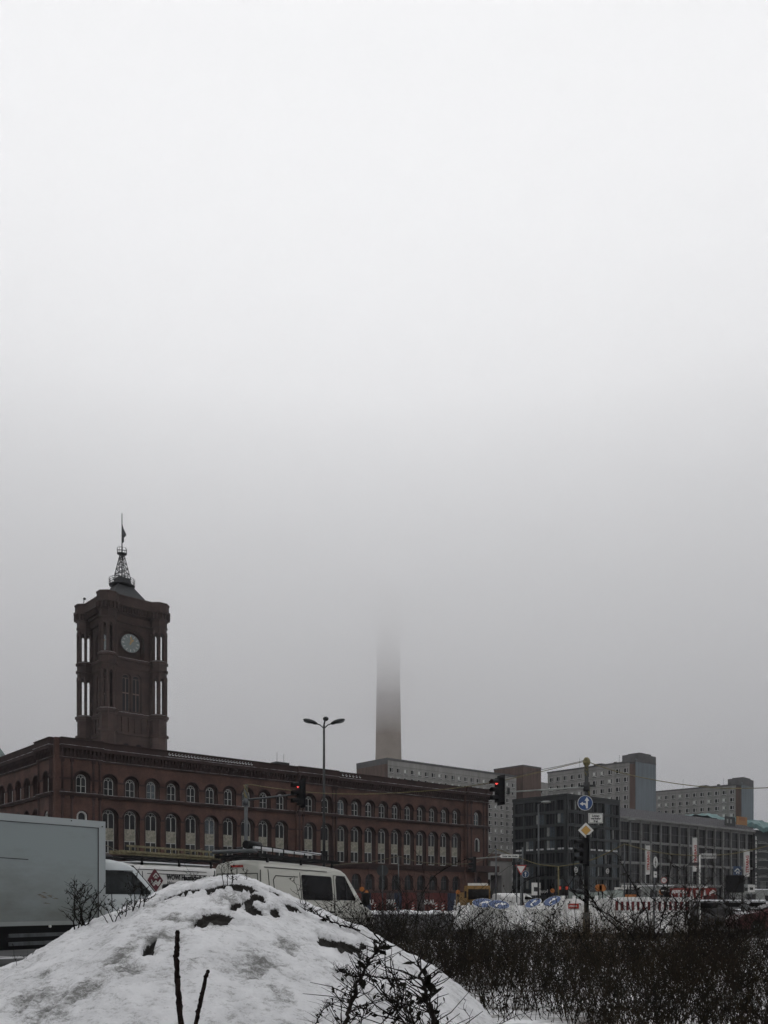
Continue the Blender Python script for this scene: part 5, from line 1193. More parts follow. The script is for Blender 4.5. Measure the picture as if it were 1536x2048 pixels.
# tilted blue arrow signs
def tilt_sign(px, py, Y, d, tilt, roll, label, mk=mk_right):
    p = W(px, py, Y); t = round_sign('traffic_sign', label, p, d, M_blue, mk, rot=(R(-tilt), R(roll), 0)); return t
tilt_sign(967, 1806, 28, .74, 66, 0, 'tilted round blue sign with a white right arrow, left of the front pair', mk_right)
tilt_sign(998, 1809, 27.6, .70, 66, 4, 'tilted round blue sign with a white right arrow, right of the front pair', mk_right)
tilt_sign(1066, 1806, 28, .56, 68, -26, 'blue arrow sign lying nearly edge on, left of the second pair', mk_right)
tilt_sign(1104, 1802, 28.6, .62, 68, -26, 'blue arrow sign lying nearly edge on, right of the second pair', mk_right)
for px, py, Y, lab in ((975, 1816, 28, 'snow covered white base plate under the front pair of blue signs'), (1085, 1820, 28.5, 'weathered timber and plate under the second pair of blue signs')):
    p = W(px, py, Y); m_ = MB(); m_.box(-.55, .75, -.2, .3, -.06, .04); m_.box(-.3, .5, -.05, .1, -p.z, -.06); tag(m_.build('sign_base', M_white, None, p), lab, 'sign base')
# mesh fence panels with cloth behind the right mast
M_mesh = mat('fence_cloth', (.22, .25, .23), .9, var=.4, scale=1.5, streak=True)
for k, (px, wd) in enumerate(((1137, 2.3), (1176, 1.7), (1204, 1.6))):
    t = thing('fence_panel', ('left', 'middle', 'right')[k]+' site fence panel hung with pale green cloth behind the right mast', 'fence', (P2(px, 62), 62, 0), R(1), 'site fence panels hung with cloth')
    m_ = MB()
    for x in (0, wd): m_.tube([(x, 0, 0), (x, 0, 2.2)], .03, 6)
    m_.tube([(0, 0, 2.2), (wd, 0, 2.2)], .03, 6); m_.tube([(0, 0, .2), (wd, 0, .2)], .03, 6); m_.build('frame', M_steel, t)
    m_ = MB(); n = 10
    for j in range(n):
        a, b = wd*j/n, wd*(j+1)/n; fa = lambda q: 2.15-.28*math.sin(q/wd*3.1+k)*(1 if k == 0 else .3); m_.extr([(a, .05*math.sin(a*5), .3), (b, .05*math.sin(b*5), .3), (b, .05*math.sin(b*5), fa(b)), (a, .05*math.sin(a*5), fa(a))], (0, .02, 0))
    m_.build('cloth', M_mesh, t)
# warning lamps on the barriers and the hoarding
def warn(px, py, Y, label, h=.3):
    p = W(px, py, Y); t = thing('warning_lamp', label, 'warning lamp', p); m_ = MB(); m_.tube([(0, 0, 0), (0, 0, h*.5)], .05, 8); m_.bar((0, 0, -p.z), (0, 0, 0), .05); m_.build('holder', M_dark, t); m_ = MB(); m_.tube([(0, -.06, h*.85), (0, .06, h*.85)], h*.42, 16); m_.build('lens', M_orange, t)
warn(724, 1788, 34, 'orange warning lamp just ahead of the silver van bonnet', .22); warn(733, 1792, 52, 'orange warning lamp right behind the one by the van bonnet', .26); warn(916, 1793, 50, 'orange warning lamp on a post left of the yellow lorry', .3)
warn(1105, 1790, 45, 'orange warning lamp above the second pair of blue signs', .26); warn(1197, 1790, 52, 'left of the two yellow warning lamps beyond the boarded barriers', .5); warn(1205, 1790, 52, 'right of the two yellow warning lamps beyond the boarded barriers', .5); warn(1325, 1797, 55, 'yellow warning lamp behind the striped barriers', .5)
for k, (px, Y) in enumerate(((750, 105), (790, 100), (826, 98), (872, 96), (886, 92), (1045, 78), (1088, 74), (1150, 70))):
    t = thing('beacon_board', ('%s red and white striped beacon board from the left along the roadworks' % order[k]), 'beacon board', (P2(px, Y), Y, 0), 0, 'striped beacon boards along the roadworks')
    m_ = MB(); m_.box(-.2, .2, -.15, .15, 0, .12); m_.build('foot', M_dark, t); m_ = MB(); m_.box(-.14, .14, -.02, .02, .12, 1.2); m_.build('board', M_white, t)
    for j in range(3): m_ = MB(); z = .3+j*.32; m_.extr([(-.14, -.024, z), (.14, -.024, z+.14), (.14, -.024, z+.30), (-.14, -.024, z+.16)], (0, .003, 0)); m_.build('stripe', M_red, t)
# site clutter: cabins and stacks beyond the barriers
def clutter(name, label, cat, px, Y, wd, dp, h, m, extra=None, rz=0, z=0):
    t = thing(name, label, cat, (P2(px, Y), Y, z), rz); m_ = MB(); m_.box(-wd/2, wd/2, 0, dp, .1, h); m_.box(-wd/2-.04, wd/2+.04, -.04, dp+.04, h, h+.08, 1); m_.build('shell', [m, M_snow], t)
    m_ = MB(); m_.box(-wd/2+.2, -wd/2+.9, -.02, 0, .2, h*.85); m_.build('door', M_dark, t); m_ = MB(); m_.box(0, wd/2-.2, -.02, 0, h*.45, h*.8); m_.build('window', M_glass, t); return t
clutter('site_cabin', 'white site cabin with a snowy roof at the right edge of the square', 'cabin', 1530, 74, 3.4, 2.4, 2.35, M_curt)
clutter('site_cabin', 'grey site cabin between the yellow lamp and the giant lettered hoarding', 'cabin', 1322, 88, 2.6, 2.2, 2.9, M_curt)
clutter('site_cabin', 'low green equipment box behind the striped barriers', 'equipment box', 1246, 60, 2.2, 1.5, 1.55, MATS.get('box_green') or mat('box_green', (.03, .07, .055), .7))
for px, Y, wd, h, m, lab in ((1258, 64, 1.1, 1.9, M_orange, 'small orange skip behind the striped barriers'), (1270, 58, .9, 1.7, M_white, 'white equipment crate behind the striped barriers'), (1445, 80, 2.4, 1.6, M_dark, 'dark stack of timber right of the lettered hoarding'), (1425, 76, .8, 1.9, cols[0], 'red equipment crate beside the lettered hoarding'), (1036, 96, 3.0, 2.2, M_curt, 'pale crate near the posts left of the dark office'), (1146, 80, 2.4, 1.9, M_curt, 'pale crate behind the left cloth hung fence')):
    t = thing('crate', lab, 'crate', (P2(px, Y), Y, 0), R(4)); m_ = MB(); m_.box(-wd/2, wd/2, 0, 1, 0, h); m_.build('box', m, t); m_ = MB()
    for q in (.2, .8): m_.box(-wd/2-.02, wd/2+.02, -.03, 0, h*q-.05, h*q+.05)
    m_.build('batten', M_dark, t)

# ------------------------------------------------------------------ snow mound
SIL = [(-700, 2300), (-680, 2289), (-660, 2279), (-640, 2268), (-620, 2257), (-600, 2247), (-580, 2236), (-560, 2225), (-540, 2215), (-520, 2204), (-500, 2193), (-480, 2183), (-460, 2172), (-440, 2162), (-420, 2152), (-400, 2141), (-380, 2131), (-360, 2121), (-340, 2111), (-320, 2101), (-300, 2091), (-280, 2082), (-260, 2073), (-240, 2064), (-220, 2055), (-200, 2048), (-180, 2040), (-160, 2034), (-140, 2028), (-120, 2023), (-100, 2018), (-80, 2014), (-60, 2009), (-40, 2000), (-20, 1987), (0, 1969), (20, 1949), (40, 1929), (60, 1916), (80, 1910), (100, 1907), (120, 1900), (140, 1885), (160, 1864), (180, 1848), (200, 1839), (220, 1831), (240, 1824), (260, 1817), (280, 1809), (300, 1801), (320, 1791), (340, 1780), (360, 1772), (380, 1766), (400, 1762), (420, 1759), (440, 1757), (460, 1756), (480, 1757), (500, 1760), (520, 1766), (540, 1774), (560, 1783), (580, 1792), (600, 1801), (620, 1810), (640, 1819), (660, 1828), (680, 1837), (700, 1847), (720, 1856), (740, 1866), (760, 1876), (780, 1887), (800, 1898), (820, 1909), (840, 1920), (860, 1931), (880, 1944), (900, 1961), (920, 1977), (940, 1993), (960, 2010), (980, 2033), (1000, 2071), (1020, 2100), (1040, 2118), (1060, 2137), (1080, 2155)]
Y0 = 9.0
SX = np.array([(p-CX)/F*Y0 for p, q in SIL]); SZ = np.array([EYE+(HY-q)/F*Y0 for p, q in SIL])
HOLES = [(345, 1786, 18, 6), (372, 1779, 20, 7), (397, 1776, 16, 6), (418, 1775, 17, 6), (440, 1771, 10, 4), (484, 1772, 30, 7), (472, 1810, 9, 6), (503, 1816, 13, 8), (433, 1832, 28, 8), (405, 1838, 10, 6), (549, 1822, 7, 6), (583, 1812, 16, 5), (549, 1784, 9, 3),
         (676, 1888, 38, 12), (662, 1882, 22, 8), (695, 1884, 18, 7), (515, 1793, 12, 4), (495, 1799, 8, 3), (300, 1893, 9, 3), (726, 1888, 6, 3)]
DIRTY = [(245, 1915, 22, 16), (258, 1935, 18, 9), (520, 1925, 26, 12), (505, 1945, 14, 8), (575, 1890, 18, 8), (100, 1940, 14, 5), (165, 1975, 24, 9), (60, 1995, 30, 14), (385, 1925, 12, 5), (460, 1795, 20, 12), (410, 1842, 30, 9), (320, 1880, 22, 10), (350, 1835, 20, 6), (310, 1810, 14, 8), (700, 1960, 30, 12), (560, 1990, 24, 9), (90, 2025, 30, 10)]
def mound_h(x, y):
    z = np.interp(x, SX, SZ); t = (y-Y0)/np.where(y < Y0, 4.3, 4.0)
    fall = 1-np.abs(t)**1.7
    return z*fall-(1-fall)*.12
def on_mound(px, py):
    for k in range(600):
        Y = 5.2+k*.012; x = (px-CX)/F*Y; z = EYE+(HY-py)/F*Y
        if mound_h(x, Y) >= z: return x, Y, z
    Y = Y0; return (px-CX)/F*Y, Y, EYE+(HY-py)/F*Y
NX, NY = 420, 330
gx_ = np.linspace(-7.6, 2.0, NX); gy_ = np.concatenate([np.linspace(4.75, 9.6, 260), np.linspace(9.65, 12.95, 70)])
X, Y = np.meshgrid(gx_, gy_); Z = mound_h(X, Y)
hole = np.zeros_like(Z); dirty = np.zeros_like(Z)
def nz(x, y, s, seed=0.0): return noise.noise(Vector((x*s+seed, y*s-seed, seed)))
N1 = np.array([[nz(x, y, 1.1, 3.1) for x in gx_] for y in gy_]); N2 = np.array([[nz(x, y, 3.4, 7.7) for x in gx_] for y in gy_])
N3 = np.array([[nz(x, y, 9.5, 1.3) for x in gx_] for y in gy_]); N4 = np.array([[nz(x, y, 24, 5.9) for x in gx_] for y in gy_])
def splat(arr, spots):
    for px, py, rx, ry in spots:
        hx, hy, hz = on_mound(px, py); k = hy/F
        ax = rx*k; slope = .42; ay = max(.13, ry*k/slope*1.35); ax *= 1.12
        d = ((X-hx)/ax)**2+((Y-hy)/ay)**2; d = np.sqrt(d)*.78+.42*N3+.34*N4+.15*N2
        np.maximum(arr, np.clip((1.12-d)/.30, 0, 1), out=arr)
splat(hole, HOLES)
def splat2(arr, spots):
    for px, py, rx, ry in spots:
        hx, hy, hz = on_mound(px, py); k = hy/F; d = np.sqrt(((X-hx)/(rx*k*1.7))**2+((Y-hy)/(ry*k*4.5))**2)
        np.maximum(arr, np.clip(1.2-d-.5*N2-.5*N3, 0, 1), out=arr)
splat2(dirty, DIRTY)
edge = np.clip((Z-.02)/.3, 0, 1)
Z = Z+(.030*N1+.028*N2+.026*N3*(1+.6*dirty)+.013*N4*(1+2.5*dirty))*edge-hole*.08
# a soft lip of snow above each bare patch
Z = np.where(Z < -.05, -.05, Z)
nv = NX*NY; co = np.stack([X, Y, Z], -1).reshape(-1, 3)
ii = np.arange((NY-1)*(NX-1)); r_ = ii//(NX-1); c_ = ii % (NX-1); a_ = r_*NX+c_
fc = np.stack([a_, a_+1, a_+NX+1, a_+NX], -1)
def np_mesh(name, co, faces, m, attrs=None, smooth=True):
    me = bpy.data.meshes.new(name); k = faces.shape[1]; nf = len(faces)
    me.vertices.add(len(co)); me.vertices.foreach_set('co', co.astype(np.float32).ravel())
    me.loops.add(nf*k); me.loops.foreach_set('vertex_index', faces.astype(np.int32).ravel())
    me.polygons.add(nf); me.polygons.foreach_set('loop_start', np.arange(0, nf*k, k, dtype=np.int32))
    me.polygons.foreach_set('use_smooth', np.full(nf, smooth))
    me.materials.append(m)
    for nm, ar in (attrs or {}).items():
        at = me.attributes.new(nm, 'FLOAT', 'POINT'); at.data.foreach_set('value', ar.astype(np.float32).ravel())
    me.update(calc_edges=True); return me
M_mound = bpy.data.materials.new('mound_snow'); M_mound.use_nodes = True
def mound_mat():
    t = M_mound.node_tree; ln = t.links.new; b = t.nodes['Principled BSDF']; b.inputs['Roughness'].default_value = .85; b.inputs['Specular IOR Level'].default_value = .25
    tcn = t.nodes.new('ShaderNodeTexCoord')
    h = t.nodes.new('ShaderNodeAttribute'); h.attribute_name = 'bare'; d = t.nodes.new('ShaderNodeAttribute'); d.attribute_name = 'thin'
    def noi(s, det=8, ro=.6):
        n = t.nodes.new('ShaderNodeTexNoise'); n.inputs['Scale'].default_value = s; n.inputs['Detail'].default_value = det; n.inputs['Roughness'].default_value = ro; ln(tcn.outputs['Object'], n.inputs['Vector']); return n
    def mth(op, a, b_, **k):
        m = t.nodes.new('ShaderNodeMath'); m.operation = op; m.use_clamp = k.get('clamp', False)
        for i, v in enumerate((a, b_)):
            if isinstance(v, (int, float)): m.inputs[i].default_value = v
            else: ln(v, m.inputs[i])
        return m.outputs[0]
    n1 = noi(3.2, 10, .7); n2 = noi(26, 6, .7); n3 = noi(9, 8, .75)
    # thin places where the soil shows through, grain by grain
    mp_ = t.nodes.new('ShaderNodeMapping'); mp_.inputs['Scale'].default_value = (.55, 1.1, 1); ln(tcn.outputs['Object'], mp_.inputs[0])
    g = noi(20, 12, .78); ln(mp_.outputs[0], g.inputs['Vector']); n5 = noi(75, 5, .8)
    gr = mth('ADD', mth('MULTIPLY', g.outputs[0], .72), mth('MULTIPLY', n5.outputs[0], .28))
    th = mth('ADD', mth('MULTIPLY', d.outputs['Fac'], .135), mth('MULTIPLY', mth('SUBTRACT', n1.outputs[0], .5), .30))
    s = mth('ADD', gr, th)
    mr = t.nodes.new('ShaderNodeMapRange'); mr.inputs[1].default_value = .515; mr.inputs[2].default_value = .665; mr.inputs[4].default_value = .85; ln(s, mr.inputs[0])
    soft = t.nodes.new('ShaderNodeMapRange'); soft.inputs[1].default_value = .40; soft.inputs[2].default_value = .66; soft.inputs[4].default_value = .5; ln(n1.outputs[0], soft.inputs[0])
    c0 = t.nodes.new('ShaderNodeMix'); c0.data_type = 'RGBA'; c0.inputs[6].default_value = (.76, .765, .78, 1); c0.inputs[7].default_value = (.46, .465, .48, 1); ln(soft.outputs[0], c0.inputs[0])
    c1 = t.nodes.new('ShaderNodeMix'); c1.data_type = 'RGBA'; c1.inputs[7].default_value = (.13, .13, .12, 1); ln(mr.outputs[0], c1.inputs[0]); ln(c0.outputs[2], c1.inputs[6])
    hh = mth('ADD', h.outputs['Fac'], mth('MULTIPLY', mth('SUBTRACT', n2.outputs[0], .5), .9)); hm = t.nodes.new('ShaderNodeMapRange'); hm.inputs[1].default_value = .40; hm.inputs[2].default_value = .56; ln(hh, hm.inputs[0])
    soil = t.nodes.new('ShaderNodeMix'); soil.data_type = 'RGBA'; soil.inputs[6].default_value = (.006, .006, .006, 1); soil.inputs[7].default_value = (.03, .026, .022, 1); ln(n2.outputs[0], soil.inputs[0])
    c2 = t.nodes.new('ShaderNodeMix'); c2.data_type = 'RGBA'; ln(hm.outputs[0], c2.inputs[0]); ln(c1.outputs[2], c2.inputs[6]); ln(soil.outputs[2], c2.inputs[7]); ln(c2.outputs[2], b.inputs['Base Color'])
    bp = t.nodes.new('ShaderNodeBump'); bp.inputs['Strength'].default_value = .9; bp.inputs['Distance'].default_value = .06
    hgt = mth('SUBTRACT', mth('MULTIPLY', n3.outputs[0], .5), mth('MULTIPLY', gr, .9)); ln(hgt, bp.inputs['Height']); ln(bp.outputs[0], b.inputs['Normal'])
mound_mat()
mo = link('snow_mound', np_mesh('snow_mound', co, fc, M_mound, {'bare': hole, 'thin': dirty}))
tag(mo, 'big snow covered earth mound with dark bare patches in the foreground', 'snow mound')

# ------------------------------------------------------------------ plants
def tubes(P_, Rd, sides=3):
    """many stems at once: P_ (n,k,3) centre lines, Rd (n,k) radii"""
    n, k, _ = P_.shape; T_ = np.gradient(P_, axis=1); T_ /= np.linalg.norm(T_, axis=2, keepdims=True)+1e-9
    ref = np.zeros_like(T_); ref[..., 0] = .31; ref[..., 1] = .95; A = np.cross(T_, ref); A /= np.linalg.norm(A, axis=2, keepdims=True)+1e-9; B = np.cross(T_, A)
    out = np.zeros((n, k, sides, 3))
    for s in range(sides):
        a = 2*math.pi*s/sides; out[:, :, s] = P_+(A*math.cos(a)+B*math.sin(a))*Rd[..., None]
    v = out.reshape(-1, 3); i = np.arange(n)[:, None, None]*k*sides; j = np.arange(k-1)[None, :, None]*sides; s = np.arange(sides)[None, None, :]
    a = i+j+s; b = i+j+(s+1) % sides; f = np.stack([a, b, b+sides, a+sides], -1).reshape(-1, 4); return v, f
def leaves(C, size, rg):
    n = len(C); d = rg.normal(size=(n, 3)); d /= np.linalg.norm(d, axis=1, keepdims=True); e = np.cross(d, rg.normal(size=(n, 3))); e /= np.linalg.norm(e, axis=1, keepdims=True)
    s = (size*rg.uniform(.6, 1.4, n))[:, None]
    v = np.stack([C, C+d*s*.5+e*s*.24, C+d*s, C+d*s*.5-e*s*.24], 1).reshape(-1, 3); f = np.arange(n*4).reshape(-1, 4); return v, f
def merge(parts):
    vs_, fs_, o = [], [], 0
    for v, f in parts: vs_.append(v); fs_.append(f+o); o += len(v)
    return np.concatenate(vs_), np.concatenate(fs_)
def grow(base, h, lean, rg, k=7, wig=.05, droop=0):
    n = len(base); t = np.linspace(0, 1, k)[None, :, None]; d = np.zeros((n, 1, 3)); d[:, 0, 2] = 1; d[:, 0, :2] = lean
    P_ = base[:, None, :]+d*t*h[:, None, None]; P_[..., 2] -= droop*(t[..., 0]**2)*h[:, None]
    w_ = np.cumsum(rg.normal(size=(n, k, 3))*wig, axis=1); w_ -= w_[:, :1]; return P_+w_*h[:, None, None]
# --- one tangled mass of dead undergrowth
rg = np.random.default_rng(7)
def thicket(n, seed):
    rg = np.random.default_rng(seed); out = []
    Yb = 7.6+14*rg.uniform(0, 1, n*4)**1.5; Xb = rg.uniform(-1.6, 12.5, n*4)
    ok = (Xb < Yb*.49+.8)&(Xb > np.where(Yb < 9.8, 1.95, np.where(Yb < 12.2, 1.35-(Yb-9.6)*.12, 1.1-(Yb-12.2)*.42)))
    ok &= ~((Yb > 21.5-0.0*Xb))
    dens = np.array([.5+1.0*nz(x, y, .7, 2.0)+.5*nz(x, y, 1.9, 4.0) for x, y in zip(Xb, Yb)])
    ok &= rg.uniform(0, 1, len(Xb)) < np.clip(dens*1.75-.12+.7*((Yb < 12.6)&(Xb < 2.6))+.4*(Xb < Yb*.16), .08, 1)
    Xb, Yb = Xb[ok][:n], Yb[ok][:n]; m = len(Xb); base = np.stack([Xb, Yb, np.full(m, .08)], 1)
    top = .96+.012*(Yb-10)+.34*np.array([nz(x, y, .9, 9.0) for x, y in zip(Xb, Yb)])
    h = top*rg.uniform(.45, 1.05, m)*np.where(rg.uniform(0, 1, m) < .10, 1.38, 1.0)
    P_ = grow(base, h, rg.normal(size=(m, 2))*.32, rg, 7, .045); rad = rg.uniform(.003, .0085, m)[:, None]*np.linspace(1, .35, 7)[None]
    out.append(tubes(P_, rad))
    for q in range(4):
        idx = rg.integers(0, m, int(m*.9)); kk = rg.integers(1, 6, len(idx)); b = P_[idx, kk]; hh = h[idx]*rg.uniform(.12, .38, len(idx))
        T2 = grow(b, hh, rg.normal(size=(len(idx), 2))*1.0, rg, 4, .08); out.append(tubes(T2, rg.uniform(.002, .004, len(idx))[:, None]*np.linspace(1, .4, 4)[None]))
        C = T2[:, rg.integers(1, 4, 1)[0]]; sel = rg.uniform(0, 1, len(C)) < .75; out.append(leaves(C[sel], .042, rg))
    C = P_[rg.integers(0, m, m*2), rg.integers(1, 6, m*2)]; out.append(leaves(C, .05, rg)); return merge(out)
v, f = thicket(3500, 7)
stuff(tag(link('undergrowth', np_mesh('undergrowth', v, f, M_under, smooth=False)), 'dark tangled mass of dead stems and twigs filling the lower right of the view', 'undergrowth'))
# tan grass clump in it
def grass(label, cx_, cy_, r, n, h, seed):
    rg = np.random.default_rng(seed); a = rg.uniform(0, 6.28, n); q = r*np.sqrt(rg.uniform(0, 1, n)); base = np.stack([cx_+q*np.cos(a), cy_+q*np.sin(a), np.full(n, .1)], 1)
    P_ = grow(base, h*rg.uniform(.6, 1.1, n), rg.normal(size=(n, 2))*.22, rg, 5, .03); v, f = tubes(P_, rg.uniform(.002, .004, n)[:, None]*np.linspace(1, .3, 5)[None])
    stuff(tag(link('dry_grass', np_mesh('dry_grass', v, f, M_grass, smooth=False)), label, 'dry grass'))
grass('tuft of tan dry grass standing out of the dark thicket below the right mast', P2(1185, 19.5), 19.5, .8, 420, 1.2, 3)
grass('smaller tuft of tan dry grass near the striped barriers in the thicket', P2(1385, 20), 20, .5, 180, 1.05, 4)
# --- individual shrubs: stems > side shoots > twigs, with a few clinging leaves
def shrub(label, loc, h, stems, spread, seed, name='bare_shrub', cat='shrub', r0=.012, twig=5, leaf=40, lsize=.035, wig=.05, leanx=0, lt=(.25, .6), group=None, tl=.35, droop=.1):
    rg = np.random.default_rng(seed); base = np.zeros((stems, 3)); base[:, :2] = rg.normal(size=(stems, 2))*.05
    lean = rg.normal(size=(stems, 2))*spread; lean[:, 0] += leanx
    P_ = grow(base, h*rg.uniform(.65, 1.05, stems), lean, rg, 10, wig*.5, droop); out = [tubes(P_, r0*rg.uniform(.6, 1, stems)[:, None]*np.linspace(1, .28, 10)[None], 5)]
    idx = np.repeat(np.arange(stems), twig); kk = rg.integers(2, 9, len(idx)); b = P_[idx, kk]; L2 = h*tl*rg.uniform(.4, 1.0, len(idx))
    T_ = grow(b, L2, rg.normal(size=(len(idx), 2))*.75+lean[idx]*.6, rg, 6, .07, droop); out.append(tubes(T_, r0*.45*np.ones(len(idx))[:, None]*np.linspace(1, .35, 6)[None], 4))
    idx3 = np.repeat(np.arange(len(idx)), 3); b3 = T_[idx3, rg.integers(1, 5, len(idx3))]; T3 = grow(b3, h*.10*rg.uniform(.4, 1.2, len(idx3)), rg.normal(size=(len(idx3), 2))*.9, rg, 4, .09); out.append(tubes(T3, r0*.28*np.ones(len(idx3))[:, None]*np.linspace(1, .4, 4)[None], 3))
    v, f = merge(out); t = thing(name, label, cat, loc, 0, group); link('branches', np_mesh('branches', v, f, M_bark), t)
    if leaf:
        src = np.concatenate([T3.reshape(-1, 3), T_[:, 2:].reshape(-1, 3)]); C = src[rg.integers(0, len(src), leaf)]; v, f = leaves(C, lsize, rg); o = link('leaves', np_mesh('leaves', v, f, M_leaf, smooth=False), t); stuff(o)
    return t
def gp(px, Y, z=.1): return (P2(px, Y), Y, z)
shrub('tall bare shrub with long arching stems before the striped barriers', gp(1300, 13.5), 2.1, 8, .42, 21, twig=4, leaf=30, tl=.36, r0=.013)
shrub('sparse bare shrub with a few long leaning shoots below the right mast', gp(1215, 12.5), 1.9, 6, .5, 22, twig=3, leaf=20, leanx=-.2, r0=.012)
shrub('low twiggy shrub at the right edge in front of the snowy cars', gp(1470, 13.5), 1.75, 12, .6, 23, twig=8, leaf=180, r0=.014)
shrub('dense dark twiggy shrub farthest right against the edge of the view', gp(1540, 15), 2.0, 10, .5, 24, twig=8, leaf=160)
shrub('bare shrub standing between the striped barriers and the snowy cars', gp(1385, 14.5), 2.0, 7, .45, 25, twig=6, leaf=60)
shrub('upright leafy twigs in front of the tilted blue signs', gp(1040, 15.5), 1.38, 7, .3, 26, twig=5, leaf=90)
shrub('seed headed plant clump in front of the second pair of blue signs', gp(1098, 15), 1.42, 8, .18, 27, twig=6, leaf=260, lsize=.05)
shrub('bushy twigs in front of the left end of the white barriers', gp(930, 16), 1.3, 10, .4, 28, twig=7, leaf=160)
shrub('tall thin shoots rising before the site hoarding', gp(862, 17), 1.75, 8, .38, 29, twig=6, leaf=110)
shrub('one long arched shoot with side twigs before the town hall ground floor', gp(830, 16.5), 2.4, 3, .35, 30, twig=4, leaf=20, leanx=.45)
shrub('tangle of twigs just right of the silver van bonnet', gp(752, 17), 1.7, 12, .36, 31, twig=8, leaf=220)
shrub('twigs with clinging leaves in front of the silver van door', gp(700, 15.5), 1.6, 8, .3, 32, twig=6, leaf=120)
shrub('loose twigs crossing the gap between van bonnet and hoarding', gp(790, 18), 1.8, 9, .4, 33, twig=7, leaf=120)
for k, (px, Y, h, s, sd, lab) in enumerate(((1180, 16, 1.45, 9, 41, 'short dark twiggy shrub over the boarded barriers'), (1265, 16.5, 1.45, 9, 42, 'short dark twiggy shrub below the second striped barrier'), (1345, 17, 1.5, 9, 43, 'short dark shrub at the foot of the taller bare shrubs on the right'), (990, 13.5, 1.3, 9, 44, 'rounded dark shrub below the front pair of blue signs'), (1430, 18, 1.5, 10, 45, 'dark shrub in front of the black snowy car'), (900, 14.2, 1.25, 10, 46, 'dark shrub close behind the right slope of the mound'))):
    shrub(lab, gp(px, Y), h*.84, s, .4, sd, twig=6, leaf=110)
# plants on and in front of the mound
def mp(px, py, dz=-.05): x, y, z = on_mound(px, py); return (x, y, z+dz)
shrub('thorny leafy branch leaning over the right slope of the mound in the foreground', (P2(880, 5.6), 5.6, .34), .86, 3, .16, 51, r0=.012, twig=10, leaf=230, lsize=.042, tl=.42, leanx=-.36)
shrub('tangled leafy twigs left of the thorny branch at the bottom of the view', (P2(690, 5.6), 5.6, .38), .62, 4, .30, 52, r0=.007, twig=8, leaf=170, lsize=.036, tl=.5, leanx=.30)
shrub('fine curled twigs at the bottom edge in front of the mound', (P2(590, 5.2), 5.2, .42), .30, 7, .5, 53, r0=.003, twig=3, leaf=30, lsize=.018)
shrub('small leafy sprig at the lower right end of the mound', (P2(950, 5.9), 5.9, .3), .5, 4, .5, 54, r0=.006, twig=7, leaf=90, lsize=.03)
def bramble(label, pts, seed, r=.008, lv=((0, .1),)):
    """single shoot through measured points with short spurs"""
    P_ = [W(*p) for p in pts]; out = []; n = len(P_)
    for k in range(n-1):
        p0, p1, p2, p3 = P_[max(k-1, 0)], P_[k], P_[k+1], P_[min(k+2, n-1)]
        for j in range(8):
            t = j/8; out.append(.5*((2*p1)+(p2-p0)*t+(2*p0-5*p1+4*p2-p3)*t*t+(3*p1-p0-3*p2+p3)*t**3))
    out.append(P_[-1]); rg = np.random.default_rng(seed); A = np.array([tuple(p) for p in out]); A[1:-1] += rg.normal(size=A[1:-1].shape)*r*.45
    k = len(A); parts = [tubes(A[None], (r*np.linspace(1, .35, k))[None], 5)]
    m = k*2; b = A[rg.integers(1, k-1, m)]; S = grow(b, r*rg.uniform(3, 9, m), rg.normal(size=(m, 2))*1.3, rg, 3, .1); parts.append(tubes(S, r*.3*np.ones(m)[:, None]*np.linspace(1, .4, 3)[None], 3))
    v, f = merge(parts); t = thing('bramble_shoot', label, 'shoot', (0, 0, 0)); link('stem', np_mesh('stem', v, f, M_bark), t)
    C = b[rg.integers(0, m, max(6, k//2))]; v, f = leaves(C, r*5.5, rg); stuff(link('leaves', np_mesh('leaves', v, f, M_leaf, smooth=False), t)); return t
bramble('shoot with two hanging leaves lying along the right crest of the mound', [(720, 1862, 8.4), (690, 1852, 8.3), (655, 1840, 8.3), (628, 1826, 8.3), (608, 1817, 8.3)], 61, .010)
bramble('thick thorny stem rising from the bottom edge towards the mound crest', [(876, 2075, 5.4), (858, 2010, 5.5), (846, 1965, 5.6), (838, 1925, 5.8)], 62, .019)
bramble('slanting woody stem left of the thick thorny stem', [(680, 2070, 5.3), (705, 2000, 5.4), (720, 1955, 5.5), (745, 1915, 5.6), (768, 1885, 5.7)], 63, .015)
bramble('thin shoot reaching left over the mound from the slanting woody stem', [(728, 1950, 5.5), (705, 1952, 5.5), (690, 1946, 5.5), (670, 1942, 5.5)], 64, .007)
bramble('upright thin shoot above the slanting woody stem', [(722, 1950, 5.5), (720, 1920, 5.5), (724, 1903, 5.5)], 65, .004)
bramble('long shoot crossing level behind the thick thorny stem', [(730, 1950, 5.7), (780, 1958, 5.7), (830, 1958, 5.7), (880, 1945, 5.8), (905, 1940, 5.8)], 66, .006)
bramble('arched shoot at the bottom edge left of the tangle', [(625, 2060, 5.2), (640, 2030, 5.2), (655, 2012, 5.2), (690, 2000, 5.3)], 67, .005)
